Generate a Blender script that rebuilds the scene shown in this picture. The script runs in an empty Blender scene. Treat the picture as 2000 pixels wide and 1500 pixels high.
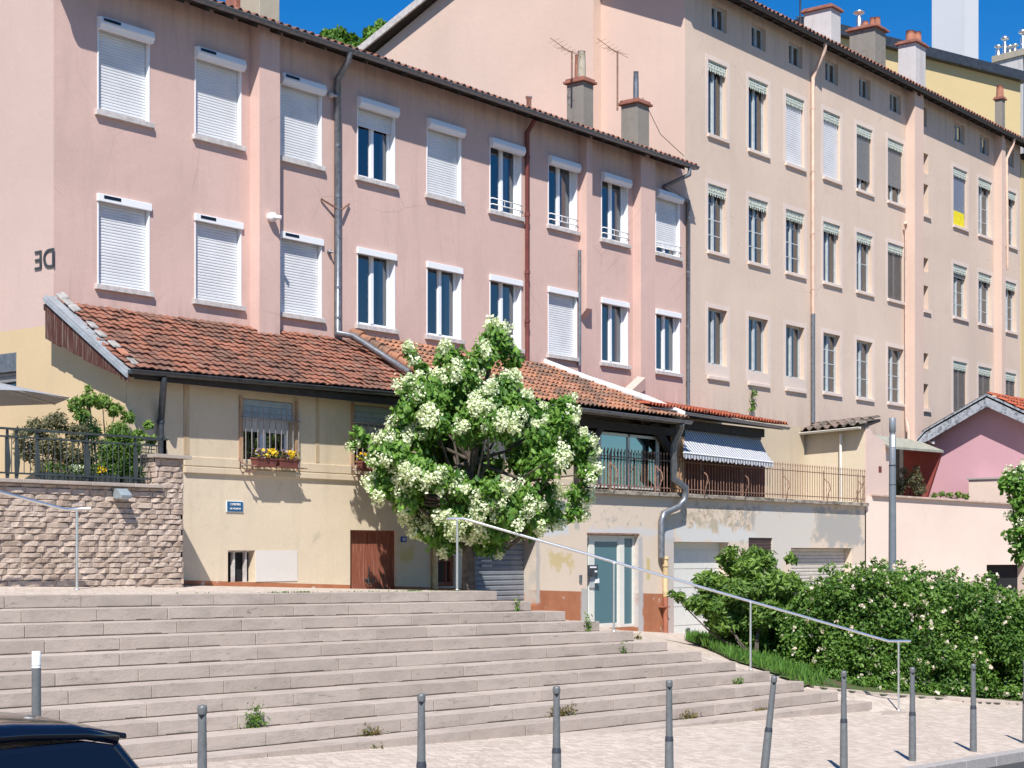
import bpy, bmesh, math, random
import numpy as np
from mathutils import Vector, Matrix
R = math.radians
rng = np.random.default_rng(7)
random.seed(5)
SC = bpy.context.scene
# ------------------------------------------------------------------ camera, sky, sun, exposure
# world: x runs along the facades (to the right, away), y runs into the facades, z up, eye level z = 0
FPX = 3250.0
CA, SA = 0.7823, 0.6229
cam_d = bpy.data.cameras.new('camera')
cam_d.sensor_width = 36; cam_d.lens = 36*FPX/2000
cam_d.shift_y = 330/2000
cam_d.clip_start = 0.1; cam_d.clip_end = 2500
cam = bpy.data.objects.new('camera', cam_d); SC.collection.objects.link(cam)
cam.rotation_euler = (R(90), 0, -math.atan2(CA, SA))
SC.camera = cam
SUN_EL, SUN_AZ = R(49.8), R(37.5)
L = Vector((math.cos(SUN_AZ)*math.cos(SUN_EL), math.sin(SUN_AZ)*math.cos(SUN_EL), -math.sin(SUN_EL)))
sd = bpy.data.lights.new('sun', 'SUN'); sd.energy = 4.85; sd.angle = R(0.55); sd.color = (1, .965, .90)
so = bpy.data.objects.new('sun', sd); SC.collection.objects.link(so)
so.rotation_euler = L.to_track_quat('-Z', 'Y').to_euler()
W = bpy.data.worlds.new('World'); SC.world = W; W.use_nodes = True
nt = W.node_tree; nt.nodes.clear()
sky = nt.nodes.new('ShaderNodeTexSky'); sky.sky_type = 'NISHITA'; sky.sun_disc = False
sky.sun_elevation = SUN_EL
sky.sun_rotation = math.atan2(-L.x, -L.y)
sky.altitude = 200; sky.air_density = 1.0; sky.dust_density = 0.1; sky.ozone_density = 3.0
hs = nt.nodes.new('ShaderNodeHueSaturation'); hs.inputs['Hue'].default_value = .509; hs.inputs['Saturation'].default_value = 1.48; hs.inputs['Value'].default_value = 1.24
bg = nt.nodes.new('ShaderNodeBackground'); bg.inputs['Strength'].default_value = 0.072
wo = nt.nodes.new('ShaderNodeOutputWorld')
nt.links.new(sky.outputs[0], hs.inputs['Color']); nt.links.new(hs.outputs[0], bg.inputs[0]); nt.links.new(bg.outputs[0], wo.inputs[0])
SC.view_settings.view_transform = 'Standard'; SC.view_settings.look = 'None'
SC.view_settings.exposure = 0.52; SC.view_settings.gamma = 1
SC.cycles.max_bounces = 8; SC.cycles.transparent_max_bounces = 16

# ------------------------------------------------------------------ placing helpers
def D(px, v): return v/(SA-CA*(px-1000)/FPX)                  # distance of plane y=v in direction px
def DU(px, u): return u/(CA+SA*(px-1000)/FPX)                 # distance of plane x=u
def at(px, py, t):
    k = (px-1000)/FPX
    return Vector((t*(CA+SA*k), t*(SA-CA*k), (1080-py)/FPX*t))
def PV(px, py, v): return at(px, py, D(px, v))
def PU(px, py, u): return at(px, py, DU(px, u))
def U(px, v): return PV(px, 1080, v).x
def V(px, u): return PU(px, 1080, u).y
def ZV(py, px, v): return PV(px, py, v).z

# ------------------------------------------------------------------ mesh helpers
class MB:
    def __init__(s): s.v = []; s.f = []; s.c = []; s.cur = 0.5; s.smooth = False; s.sm = []
    def add(s, vs, fs):
        n = len(s.v); s.v += [tuple(p) for p in vs]
        for f in fs: s.f.append([i+n for i in f]); s.c.append(s.cur); s.sm.append(s.smooth)
    def quad(s, a, b, c, d): s.add([a, b, c, d], [(0, 1, 2, 3)])
    def poly(s, pts): s.add(pts, [tuple(range(len(pts)))])
    def box(s, x0, x1, y0, y1, z0, z1):
        s.add([(x0,y0,z0),(x1,y0,z0),(x1,y1,z0),(x0,y1,z0),(x0,y0,z1),(x1,y0,z1),(x1,y1,z1),(x0,y1,z1)],
              [(0,3,2,1),(4,5,6,7),(0,1,5,4),(1,2,6,5),(2,3,7,6),(3,0,4,7)])
        return s
    def obox(s, o, a, b, c):                                     # corner o and three edge vectors
        o, a, b, c = map(Vector, (o, a, b, c))
        s.add([o, o+a, o+a+b, o+b, o+c, o+a+c, o+a+b+c, o+b+c],
              [(0,3,2,1),(4,5,6,7),(0,1,5,4),(1,2,6,5),(2,3,7,6),(3,0,4,7)])
        return s
    def prism(s, pts, d):                                        # polygon extruded by vector d
        n = len(pts); d = Vector(d); pts = [Vector(p) for p in pts]
        s.add(pts+[p+d for p in pts], [tuple(range(n))[::-1], tuple(range(n, 2*n))]+[(i, (i+1) % n, (i+1) % n+n, i+n) for i in range(n)])
        return s
    def tube(s, pts, r, n=8, cap=True, r2=None):
        pts = [Vector(p) for p in pts]; m = len(pts); sm = s.smooth; s.smooth = True
        rs = r if isinstance(r, (list, tuple)) else [r+(0 if r2 is None else (r2-r)*i/(m-1)) for i in range(m)]
        vs = []; prev = None
        for i, p in enumerate(pts):
            if i == 0: d = pts[1]-p
            elif i == m-1: d = p-pts[i-1]
            else: d = (pts[i+1]-p).normalized()+(p-pts[i-1]).normalized()
            d.normalize()
            if prev is None:
                a = Vector((0, 0, 1)) if abs(d.z) < .9 else Vector((1, 0, 0)); a = (a-d*a.dot(d)).normalized()
            else:
                a = (prev-d*prev.dot(d)).normalized()
            prev = a; b = d.cross(a)
            sc = 1.0
            if 0 < i < m-1:
                sc = 1/max(.5, d.dot((p-pts[i-1]).normalized()))
            for j in range(n):
                t = 2*math.pi*j/n; vs.append(p+(a*math.cos(t)+b*math.sin(t))*rs[i]*(sc if sc < 1.3 else 1.3))
        fs = []
        for i in range(m-1):
            for j in range(n): fs.append((i*n+j, i*n+(j+1) % n, (i+1)*n+(j+1) % n, (i+1)*n+j))
        s.add(vs, fs); s.smooth = False
        if cap: s.add(vs[:n], [tuple(range(n))[::-1]]); s.add(vs[-n:], [tuple(range(n))])
        s.smooth = sm
        return s
    def lathe(s, prof, c, n=16):                                 # prof = [(r, z)] about vertical axis at c
        c = Vector(c); vs = []; s.smooth = True
        for r_, z_ in prof:
            for j in range(n):
                t = 2*math.pi*j/n; vs.append(c+Vector((r_*math.cos(t), r_*math.sin(t), z_)))
        s.add(vs, [(i*n+j, i*n+(j+1) % n, (i+1)*n+(j+1) % n, (i+1)*n+j) for i in range(len(prof)-1) for j in range(n)])
        s.smooth = False
        s.add(vs[-n:], [tuple(range(n))]); s.add(vs[:n], [tuple(range(n))[::-1]])
        return s
    def mesh(s, name, mat):
        me = bpy.data.meshes.new(name); me.from_pydata(s.v, [], s.f)
        if mat: me.materials.append(mat)
        if s.f:
            at_ = me.attributes.new('tint', 'FLOAT', 'FACE'); at_.data.foreach_set('value', s.c)
            me.polygons.foreach_set('use_smooth', s.sm)
        me.update(); return me
ORG = {}                                                       # world position of every parent's origin
def link(o, parent=None):
    SC.collection.objects.link(o)
    if parent is not None:
        o.parent = parent; o.location = -ORG[parent.name]
    ORG[o.name] = Vector((0, 0, 0))
    return o
def part(name, mb, mat, parent, bevel=0, label=None):
    me = mb if isinstance(mb, bpy.types.Mesh) else mb.mesh(name, mat)
    o = link(bpy.data.objects.new(name, me), parent)
    if bevel:
        m = o.modifiers.new('bevel', 'BEVEL'); m.width = bevel; m.segments = 2; m.limit_method = 'ANGLE'
    if label: o['label'] = label
    return o
def thing(name, label, cat, loc=(0, 0, 0), group=None):
    o = bpy.data.objects.new(name, None); SC.collection.objects.link(o); o.empty_display_size = .3
    o.location = loc; ORG[o.name] = Vector(loc)
    o['label'] = label; o['category'] = cat
    if group: o['group'] = group
    return o
def tag(o, label, cat, group=None, kind=None):
    o['label'] = label; o['category'] = cat
    if group: o['group'] = group
    if kind: o['kind'] = kind
    return o
def pieces(name, mbs, mat, parent, bevel=0):
    return [part(name, m, mat, parent, bevel) for m in mbs]
def struct(name, mb, mat, bevel=0):
    o = part(name, mb, mat, None, bevel); o['kind'] = 'structure'; return o
def text_mesh(s, size, mat, name, origin, ex, ez, align='CENTER', mirror=False, depth=.004, extrude_dir=None):
    cu = bpy.data.curves.new(name, 'FONT'); cu.body = s; cu.size = size; cu.align_x = align; cu.align_y = 'CENTER'; cu.extrude = depth
    tmp = bpy.data.objects.new('tmp', cu); SC.collection.objects.link(tmp)
    dg = bpy.context.evaluated_depsgraph_get(); dg.update()
    me = bpy.data.meshes.new_from_object(tmp.evaluated_get(dg)); bpy.data.objects.remove(tmp)
    ex = Vector(ex).normalized(); ez = Vector(ez).normalized(); en = ex.cross(ez); o = Vector(origin)
    for vv in me.vertices:
        x = -vv.co.x if mirror else vv.co.x
        vv.co = o+ex*x+ez*vv.co.y+en*vv.co.z
    me.materials.clear(); me.materials.append(mat); me.name = name
    return me

# ------------------------------------------------------------------ materials
class NT:
    def __init__(s, name):
        s.m = bpy.data.materials.new(name); s.m.use_nodes = True; s.t = s.m.node_tree
        s.b = s.t.nodes['Principled BSDF']; s.out = s.t.nodes['Material Output']; s.co = None
    def n(s, ty, **kw):
        x = s.t.nodes.new(ty)
        for k_, v_ in kw.items():
            if k_.startswith('i_'):
                key = k_[2:]; key = int(key) if key.isdigit() else key.replace('_', ' ')
                s.set(x.inputs[key], v_)
            else: setattr(x, k_, v_)
        return x
    def set(s, inp, v_):
        if isinstance(v_, bpy.types.NodeSocket): s.t.links.new(v_, inp)
        elif isinstance(v_, bpy.types.Node): s.t.links.new(v_.outputs[0], inp)
        elif isinstance(v_, (tuple, list)) and len(v_) == 3 and inp.type == 'RGBA': inp.default_value = (*v_, 1)
        else: inp.default_value = v_
    def coord(s):
        if s.co is None: s.co = s.n('ShaderNodeTexCoord').outputs['Object']
        return s.co
    def sep(s):
        if not hasattr(s, '_sep'): s._sep = s.n('ShaderNodeSeparateXYZ', i_0=s.coord())
        return s._sep
    def noise(s, scale, detail=4, rough=.55, stretch=None, dist=0, off=0):
        c = s.coord()
        if stretch or off: c = s.n('ShaderNodeMapping', i_0=c, i_Scale=stretch or (1, 1, 1), i_Location=(off, off*.7, off*.3)).outputs[0]
        return s.n('ShaderNodeTexNoise', i_Vector=c, i_Scale=scale, i_Detail=detail, i_Roughness=rough, i_Distortion=dist).outputs['Fac']
    def ramp(s, f, a, b, lo=0., hi=1.):
        return s.n('ShaderNodeMapRange', i_0=f, i_1=a, i_2=b, i_3=lo, i_4=hi).outputs[0]
    def math(s, op, a, b=0., c=None):
        x = s.n('ShaderNodeMath', operation=op, i_0=a, i_1=b)
        if c is not None: s.set(x.inputs[2], c)
        return x.outputs[0]
    def mix(s, f, a, b, mode='MIX'):
        x = s.n('ShaderNodeMix', data_type='RGBA', blend_type=mode)
        s.set(x.inputs[0], f); s.set(x.inputs[6], a); s.set(x.inputs[7], b); return x.outputs[2]
    def tint(s): return s.n('ShaderNodeAttribute', attribute_name='tint').outputs['Fac']
    def _b(s): pass
    def bump(s, h, strength=.3, dist=.01):
        b = s.n('ShaderNodeBump', i_Height=h, i_Strength=strength, i_Distance=dist); s.t.links.new(b.outputs[0], s.b.inputs['Normal'])
    def done(s, col=None, rough=.8, metal=0., spec=.3):
        if col is not None: s.set(s.b.inputs['Base Color'], col)
        s.set(s.b.inputs['Roughness'], rough); s.b.inputs['Metallic'].default_value = metal
        s.b.inputs['Specular IOR Level'].default_value = spec; return s.m
    def boxm(s, x0, x1, z0, z1, soft=.05, wob=.25, ws=2.5, axis=0):   # blotch mask with a wobbling edge
        sp = s.sep(); n1 = s.noise(ws, 5, .6, off=x0*1.3+3); n2 = s.noise(ws*1.3, 5, .6, off=z0*2.1+9)
        x = s.math('ADD', sp.outputs[axis], s.math('MULTIPLY', s.math('SUBTRACT', n1, .5), wob*2))
        z = s.math('ADD', sp.outputs[2], s.math('MULTIPLY', s.math('SUBTRACT', n2, .5), wob*2))
        ax = s.math('ABSOLUTE', s.math('SUBTRACT', x, (x0+x1)/2)); az = s.math('ABSOLUTE', s.math('SUBTRACT', z, (z0+z1)/2))
        mx = s.ramp(ax, (x1-x0)/2+soft, (x1-x0)/2-soft); mz = s.ramp(az, (z1-z0)/2+soft, (z1-z0)/2-soft)
        return s.math('MULTIPLY', mx, mz)
def simple(name, col, rough=.6, metal=0., var=.12, scale=6, bump=0., spec=.4, bs=40):
    t = NT(name); f = t.noise(scale, 5)
    c = t.mix(t.ramp(f, .3, .7), tuple(x*(1-var) for x in col), tuple(min(1, x*(1+var)) for x in col))
    if bump: t.bump(t.noise(bs, 3), bump, .01)
    return t.done(c, rough, metal, spec)
def plaster(name, col, dirt=.25, streak=.18, bump=.25, dcol=None, big=.10):
    t = NT(name)
    c = t.mix(t.ramp(t.noise(.35, 4, .6, dist=.6), .3, .7), tuple(x*(1-big) for x in col), tuple(min(1, x*(1+big*.6)) for x in col))
    dc = dcol or tuple(x*.72 for x in col)
    st = t.ramp(t.noise(1.1, 6, .65, stretch=(3.2, 3.2, .35)), .52, .82, 0, streak)
    c = t.mix(st, c, dc)
    sp = t.ramp(t.noise(3.2, 6, .7, dist=1.2), .56, .80, 0, dirt)
    c = t.mix(sp, c, dc)
    fine = t.ramp(t.noise(28, 4, .7), .25, .75, .94, 1.05)
    c = t.mix(1., c, t.n('ShaderNodeCombineXYZ', i_0=fine, i_1=fine, i_2=fine).outputs[0], 'MULTIPLY')
    t.bump(t.math('ADD', t.noise(60, 4, .7), t.math('MULTIPLY', t.noise(5, 4), 1.5)), bump, .012)
    t.c = c
    return t, t.done(c, .9, 0, .15)
M = {}
t, M['pink'] = plaster('pink_plaster', (.62, .43, .375), .36, .42)
def eave_stain(t, z0, z1, za, zb, col):
    z = t.sep().outputs[2]; st = t.ramp(t.noise(1.6, 6, .7, stretch=(3.5, 3.5, .22), off=3), .42, .66, 0, .75)
    c = t.mix(t.math('MULTIPLY', t.ramp(z, z0, z1), st), t.c, col)
    c = t.mix(t.math('MULTIPLY', t.ramp(z, zb, za), st), c, col)
    cr = t.ramp(t.n('ShaderNodeTexVoronoi', feature='DISTANCE_TO_EDGE', i_Vector=t.n('ShaderNodeMapping', i_0=t.coord(), i_Scale=(.55, .55, .38)).outputs[0], i_Scale=1., i_Randomness=1.).outputs[0], 0, .006, .55, 0)
    c = t.mix(t.math('MULTIPLY', cr, t.ramp(t.noise(.8, 3, .5, off=11), .5, .6)), c, col)
    t.set(t.b.inputs['Base Color'], c)
eave_stain(t, 8.9, 9.8, 3.9, 4.7, (.40, .28, .25))
_, M['salmon'] = plaster('salmon_plaster', (.64, .475, .395), .14, .16, big=.05)
t, M['beige'] = plaster('beige_plaster', (.64, .50, .405), .16, .24, big=.08)
eave_stain(t, 13.3, 14.7, 3.3, 4.4, (.42, .33, .28))
_, M['beige_trim'] = plaster('pale_beige_trim', (.68, .56, .49), .08, .06)
_, M['ochre'] = plaster('ochre_plaster', (.58, .44, .27), .25, .15)
_, M['cream'] = plaster('cream_plaster', (.63, .535, .42), .25, .3, dcol=(.40, .33, .22))
_, M['rose_wall'] = plaster('pale_rose_plaster', (.68, .54, .46), .2, .12)
_, M['purple'] = plaster('mauve_plaster', (.55, .32, .36), .08, .08)
_, M['red_wall'] = plaster('red_plaster', (.29, .07, .06), .15, .1)
_, M['yellow_far'] = plaster('yellow_render', (.62, .48, .26), .08, .08, big=.03)
_, M['white_far'] = plaster('white_render', (.66, .66, .68), .05, .1, big=.03)
_, M['white_ch'] = plaster('weathered_white_render', (.58, .55, .54), .6, .5, dcol=(.25, .23, .21))
_, M['grey_ch'] = plaster('weathered_grey_render', (.26, .24, .21), .6, .5, dcol=(.12, .11, .10), bump=.6)
_, M['tan_ch'] = plaster('tan_cement', (.42, .37, .29), .5, .4, dcol=(.2, .17, .14))
M['brick'] = simple('red_brick', (.29, .12, .085), .85, var=.3, bump=.4)
M['terracotta'] = simple('terracotta', (.38, .16, .10), .8, var=.25, bump=.2)
M['white'] = simple('white_pvc', (.78, .78, .79), .35, var=.02)
M['shutter_white'] = simple('white_shutter_slats', (.66, .665, .68), .5, var=.09, scale=1.6)
M['shutter_grey'] = simple('grey_roller_slats', (.21, .21, .21), .5, var=.08)
M['shutter_blue'] = simple('blue_grey_roller_slats', (.20, .23, .30), .5, var=.08)
M['louvre'] = simple('grey_brown_louvre', (.17, .15, .14), .6, var=.15)
M['sill_stone'] = simple('weathered_sill', (.50, .46, .44), .9, var=.22, scale=9, bump=.4)
M['frame_grey'] = simple('pale_grey_green_wood', (.42, .45, .46), .6, var=.15)
M['solar'] = simple('solar_strip', (.01, .012, .02), .15, var=.1)
M['zinc'] = simple('zinc', (.20, .21, .23), .45, .6, var=.25, scale=12)
M['dark_zinc'] = simple('dark_zinc', (.07, .075, .085), .4, .5, var=.3)
M['pipe_brown'] = simple('red_brown_pipe', (.16, .045, .04), .5, var=.2)
M['pipe_salmon'] = simple('salmon_pipe', (.60, .42, .33), .6, var=.15)
M['pipe_cream'] = simple('cream_pipe', (.60, .44, .25), .6, var=.3)
M['steel'] = simple('brushed_steel', (.80, .80, .80), .30, .95, var=.08, scale=30)
M['iron'] = simple('dark_painted_iron', (.055, .065, .065), .5, .2, var=.2)
M['rust'] = simple('rusty_iron', (.27, .155, .11), .8, .2, var=.4, scale=20)
M['rod'] = simple('pale_iron_rod', (.30, .27, .25), .6, .3, var=.2, scale=20)
M['bollard'] = simple('grey_bollard_paint', (.15, .155, .158), .45, .1, var=.18, scale=14, bump=.1)
M['bollard_white'] = simple('white_bollard_cap', (.75, .75, .73), .4, var=.05)
M['dark'] = simple('painted_dark', (.012, .012, .014), .9)  # near-black, the darkness of unlit depth put into the colour
M['room'] = simple('painted_room_dark', (.014, .014, .017), .9)  # near-black so that unlit rooms are dark by colour
M['curtain'] = simple('curtain_cloth', (.52, .50, .47), .95, var=.08, scale=3)
M['curtain_tan'] = simple('tan_curtain_cloth', (.30, .22, .19), .95, var=.1, scale=3)
M['yellow_cloth'] = simple('yellow_cloth', (.75, .62, .02), .9, var=.1)
M['dark_wood'] = simple('dark_timber', (.035, .028, .024), .8, var=.3, bump=.3)
M['grey_wood'] = NT('peeling_grey_fascia'); _t = M['grey_wood']
_c = _t.mix(_t.ramp(_t.noise(6, 6, .7, stretch=(1, 1, 1), dist=1), .48, .60), (.33, .35, .39), (.11, .12, .14)); M['grey_wood'] = _t.done(_c, .8)
def wood(name, a, b, sc=(14, 14, .8), m=.5):
    t = NT(name); f = t.noise(2.2, 7, .7, stretch=sc, dist=.4)
    c = t.mix(t.ramp(f, m-.12, m+.14), a, b); c = t.mix(t.ramp(t.noise(1.2, 3, .5, off=4), .55, .75, 0, .5), c, tuple(x*.55 for x in a))
    t.bump(f, .5, .01); return t.done(c, .85, 0, .2)
M['barge_wood'] = wood('weathered_barge_boards', (.075, .028, .022), (.30, .24, .20), m=.62)
M['door_wood'] = wood('weathered_red_door', (.235, .075, .045), (.38, .20, .14), m=.60)
M['orange_wood'] = wood('weathered_orange_post', (.48, .27, .13), (.62, .50, .38), m=.6)
M['red_panel'] = wood('brown_red_panels', (.13, .042, .025), (.19, .075, .05))
# glass: see-through with a clear reflection
def glass(name, tr=(.55, .62, .70), refl=.32, gc=(.9, .95, 1)):
    t = NT(name); t.t.nodes.remove(t.b)
    a = t.n('ShaderNodeBsdfTransparent', i_0=tr); b = t.n('ShaderNodeBsdfGlossy', i_Color=gc, i_Roughness=.03)
    lw = t.n('ShaderNodeFresnel', i_IOR=1.45); f = t.math('ADD', lw.outputs[0], refl)
    mx = t.n('ShaderNodeMixShader', i_0=f); t.t.links.new(a.outputs[0], mx.inputs[1]); t.t.links.new(b.outputs[0], mx.inputs[2])
    t.t.links.new(mx.outputs[0], t.out.inputs[0]); return t.m
M['glass'] = glass('window_glass', refl=.14)
M['door_glass'] = NT('frosted_teal_glass').done((.075, .16, .19), .22, 0, .6)
# tiles
def tile_mat(name, base, dark, pale, moss=.5, top=None):
    t = NT(name); ti = t.tint()
    c = t.mix(t.ramp(ti, 0, 1), tuple(x*.80 for x in base), tuple(min(1, x*1.2) for x in base))
    m1 = t.ramp(t.math('ADD', t.noise(1.1, 5, .7, dist=.8), t.math('MULTIPLY', ti, .22)), .66-.2*moss, .80-.2*moss, 0, .9)
    c = t.mix(m1, c, dark)
    m2 = t.ramp(t.noise(9, 5, .75), .50, .72, 0, .55*moss+.15)
    c = t.mix(m2, c, dark)
    m3 = t.ramp(t.math('ADD', ti, t.math('MULTIPLY', t.noise(14, 3, off=5), .3)), 1.1, 1.25, 0, .7)
    c = t.mix(m3, c, pale)
    t.bump(t.noise(50, 4, .7), .4, .01); return t.done(c, .85, 0, .2)
M['tile_old'] = tile_mat('old_red_tiles', (.31, .13, .085), (.15, .085, .065), (.38, .25, .19), .55)
M['tile_mid'] = tile_mat('faded_orange_tiles', (.40, .185, .11), (.13, .09, .07), (.50, .40, .33), .5)
M['tile_red'] = tile_mat('red_canal_tiles', (.37, .095, .05), (.12, .05, .04), (.42, .2, .13), .2)
M['tile_grey'] = tile_mat('lichen_grey_tiles', (.22, .165, .135), (.09, .08, .07), (.40, .35, .28), .5)
# leaves
def leaf(name, a, b, tr=.45):
    t = NT(name); ti = t.tint()
    c = t.mix(ti, a, b)
    di = t.b; t.set(di.inputs['Base Color'], c); di.inputs['Roughness'].default_value = .5; di.inputs['Specular IOR Level'].default_value = .35
    tl = t.n('ShaderNodeBsdfTranslucent'); t.set(tl.inputs[0], t.mix(1., c, (1.2, 1.35, .5), 'MULTIPLY'))
    mx = t.n('ShaderNodeMixShader', i_0=tr); t.t.links.new(di.outputs[0], mx.inputs[1]); t.t.links.new(tl.outputs[0], mx.inputs[2])
    t.t.links.new(mx.outputs[0], t.out.inputs[0]); return t.m
M['leaf_tree'] = leaf('broad_green_leaves', (.035, .12, .015), (.22, .38, .07), .38)
M['leaf_bush'] = leaf('bush_leaves', (.03, .09, .015), (.24, .37, .07), .34)
M['leaf_hedge'] = leaf('hedge_leaves', (.022, .08, .012), (.175, .305, .05), .32)
M['leaf_olive'] = leaf('grey_olive_leaves', (.06, .07, .035), (.20, .19, .10), .3)
M['leaf_dark'] = leaf('dark_green_leaves', (.012, .04, .015), (.05, .12, .03), .3)
M['leaf_dry'] = leaf('dry_weed_leaves', (.10, .13, .03), (.26, .17, .08), .3)
M['grass'] = leaf('grass_blades', (.045, .13, .02), (.15, .28, .05), .3)
M['petal_white'] = leaf('creamy_white_petals', (.62, .68, .42), (.86, .87, .70), .22)
M['petal_pink'] = leaf('pale_pink_petals', (.75, .60, .52), (.9, .82, .74), .3)
M['petal_yellow'] = leaf('yellow_petals', (.75, .42, .01), (.85, .65, .03), .2)
M['petal_dark'] = leaf('wine_petals', (.06, .02, .06), (.45, .38, .42), .2)
M['bark'] = simple('grey_bark', (.10, .08, .065), .95, var=.4, scale=12, bump=.8, bs=25)

def hash01(n):
    return rng.random(n)
def leaf_mesh(name, mat, P, N, size, aspect=.5, tint=None, up=None, fold=.35, point=True):
    """P centres, N facing normals (n,3), size (n,) -> folded leaves, five corners each side of a midrib"""
    n = len(P); N = N/np.linalg.norm(N, axis=1, keepdims=True)
    rd = rng.normal(size=(n, 3)) if up is None else up+rng.normal(size=(n, 3))*.35
    T = rd-N*np.sum(rd*N, axis=1, keepdims=True); T /= np.linalg.norm(T, axis=1, keepdims=True)+1e-9
    B = np.cross(N, T); s = size[:, None]
    w = s*aspect*.5
    # six points: base, tip, two left, two right
    base = P-T*s*.5; tip = P+T*s*.5
    l1 = P-T*s*.12+B*w-N*w*fold; l2 = P+T*s*.22+B*w*.72-N*w*fold
    r1 = P-T*s*.12-B*w-N*w*fold; r2 = P+T*s*.22-B*w*.72-N*w*fold
    Vv = np.stack([base, l1, l2, tip, r2, r1], axis=1).reshape(-1, 3)
    idx = np.arange(n)[:, None]*6
    F = np.concatenate([idx+np.array([[0, 3, 2, 1]]), idx+np.array([[0, 5, 4, 3]])], axis=0)
    me = bpy.data.meshes.new(name)
    me.vertices.add(len(Vv)); me.vertices.foreach_set('co', Vv.ravel())
    nf = len(F); me.loops.add(nf*4); me.loops.foreach_set('vertex_index', F.ravel().astype(np.int32))
    me.polygons.add(nf); me.polygons.foreach_set('loop_start', np.arange(nf, dtype=np.int32)*4)
    me.polygons.foreach_set('loop_total', np.full(nf, 4, dtype=np.int32))
    ti = rng.random(n) if tint is None else tint
    a_ = me.attributes.new('tint', 'FLOAT', 'FACE'); a_.data.foreach_set('value', np.concatenate([ti, ti]).astype(np.float32))
    me.materials.append(mat); me.update(calc_edges=True); me.validate(); return me
def blob_points(cs, rs, n, fl=.45, squash=.85):
    """points through the volume of blobs, denser near their skin; returns positions and outward normals"""
    cs = np.array(cs, float); rs = np.array(rs, float)
    w = rs**2.2; idx = rng.choice(len(cs), n, p=w/w.sum())
    d = rng.normal(size=(n, 3)); d /= np.linalg.norm(d, axis=1, keepdims=True)
    rad = rs[idx]*(fl+(1-fl)*rng.random(n)**.6)*(1+.15*rng.normal(size=n))
    off = d*rad[:, None]; off[:, 2] *= squash
    return cs[idx]+off, d
# ------------------------------------------------------------------ ground levels
VF, VY, VS = 23.2, 21.3, 20.3                                 # tall facades, low yellow front, rubble wall
U0 = 16.9                                                    # gable side of the pink house
WU = [-30, 0, 12, 18, 22.2, 24.5, 30.4, 33.6, 40, 60, 90]; WZ = [-.1, -.28, -.37, -.53, -.66, -.80, -1.71, -1.92, -2.15, -2.8, -3.6]
def Fz(u, v): return -2.348-.0306*(u-8.2)+.056*(np.minimum(v, 13.0)-9.45)
def hz(u, v):
    u = np.asarray(u, float); v = np.asarray(v, float)
    wz = np.interp(u, WU, WZ); f = Fz(u, v)
    vs1 = 17.95+.03*(22.1-u)+.35; zs1 = -.654+.0113*(22.1-u)-.004
    ve = np.maximum(17.95-(u-22.1)*1.2525, 12.9)
    ze = np.where(u < 26.1, np.minimum(-(.826+.471*(u-22.1))-.03, -.83), Fz(u, 13))
    s1 = np.clip((v-vs1)/(VY-vs1), 0, 1.0); s2 = np.clip((v-ve)/(VY-ve), 0, 1)
    a = np.where(v <= vs1, f, zs1+(wz-zs1)*s1)
    b = np.where(v <= ve, f, ze+(wz-ze)*s2**.8)
    return np.where(u < 22.1, a, b)
def G(px, py):                                               # where a sight line meets the ground
    t = 12.0
    while t < 70:
        p = at(px, py, t)
        if p.z <= float(hz(p.x, p.y)): return p
        t += .02
    return at(px, py, 30)
def grid_mesh(us, vs, off=0, keep=None):
    uu, vv = np.meshgrid(us, vs, indexing='ij'); zz = hz(uu, vv)+off
    mb = MB(); n2 = len(vs); mb.v = list(map(tuple, np.stack([uu, vv, zz], -1).reshape(-1, 3)))
    for i in range(len(us)-1):
        for j in range(n2-1):
            if keep is None or keep(us[i]*.5+us[i+1]*.5, vs[j]*.5+vs[j+1]*.5):
                mb.f.append([i*n2+j, (i+1)*n2+j, (i+1)*n2+j+1, i*n2+j+1]); mb.c.append(.5); mb.sm.append(False)
    return mb
# pavement of small pale setts
t = NT('pale_setts_paving')
mp = t.n('ShaderNodeMapping', i_0=t.coord(), i_Rotation=(0, 0, .6))
vo = t.n('ShaderNodeTexVoronoi', feature='DISTANCE_TO_EDGE', i_Vector=mp.outputs[0], i_Scale=8.5, i_Randomness=.35)
vc = t.n('ShaderNodeTexVoronoi', feature='F1', i_Vector=mp.outputs[0], i_Scale=8.5, i_Randomness=.35)
cc = t.n('ShaderNodeSeparateColor', i_0=vc.outputs['Color']).outputs[0]
c = t.mix(cc, (.44, .365, .30), (.58, .49, .42))
c = t.mix(t.ramp(vo.outputs[0], .0, .07, .55, 0), c, (.30, .25, .20))
c = t.mix(t.ramp(t.noise(.5, 5, .6), .5, .75, 0, .35), c, (.36, .31, .26))
t.bump(t.math('ADD', t.ramp(vo.outputs[0], 0, .12), t.math('MULTIPLY', t.noise(40, 3), .3)), .35, .012)
M['setts'] = t.done(c, .9, 0, .2)
struct('pavement', grid_mesh(np.arange(-12, 64.01, .25), np.concatenate([[9.2], np.arange(9.4, 23.3, .2)])), M['setts'])
t = NT('asphalt'); c = t.mix(t.ramp(t.noise(90, 3, .8), .4, .7), (.045, .045, .047), (.09, .088, .085)); c = t.mix(t.ramp(t.noise(.6, 4), .4, .7, 0, .4), c, (.07, .068, .065))
t.bump(t.noise(120, 3, .8), .5, .01); M['asphalt'] = t.done(c, .9)
mb = MB()
for a in range(-30, 70, 10): mb.quad((a, -14, float(Fz(a, 9.2))-.14), (a+10, -14, float(Fz(a+10, 9.2))-.14), (a+10, 9.06, float(Fz(a+10, 9.2))-.14), (a, 9.06, float(Fz(a, 9.2))-.14))
struct('road', mb, M['asphalt'])
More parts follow.
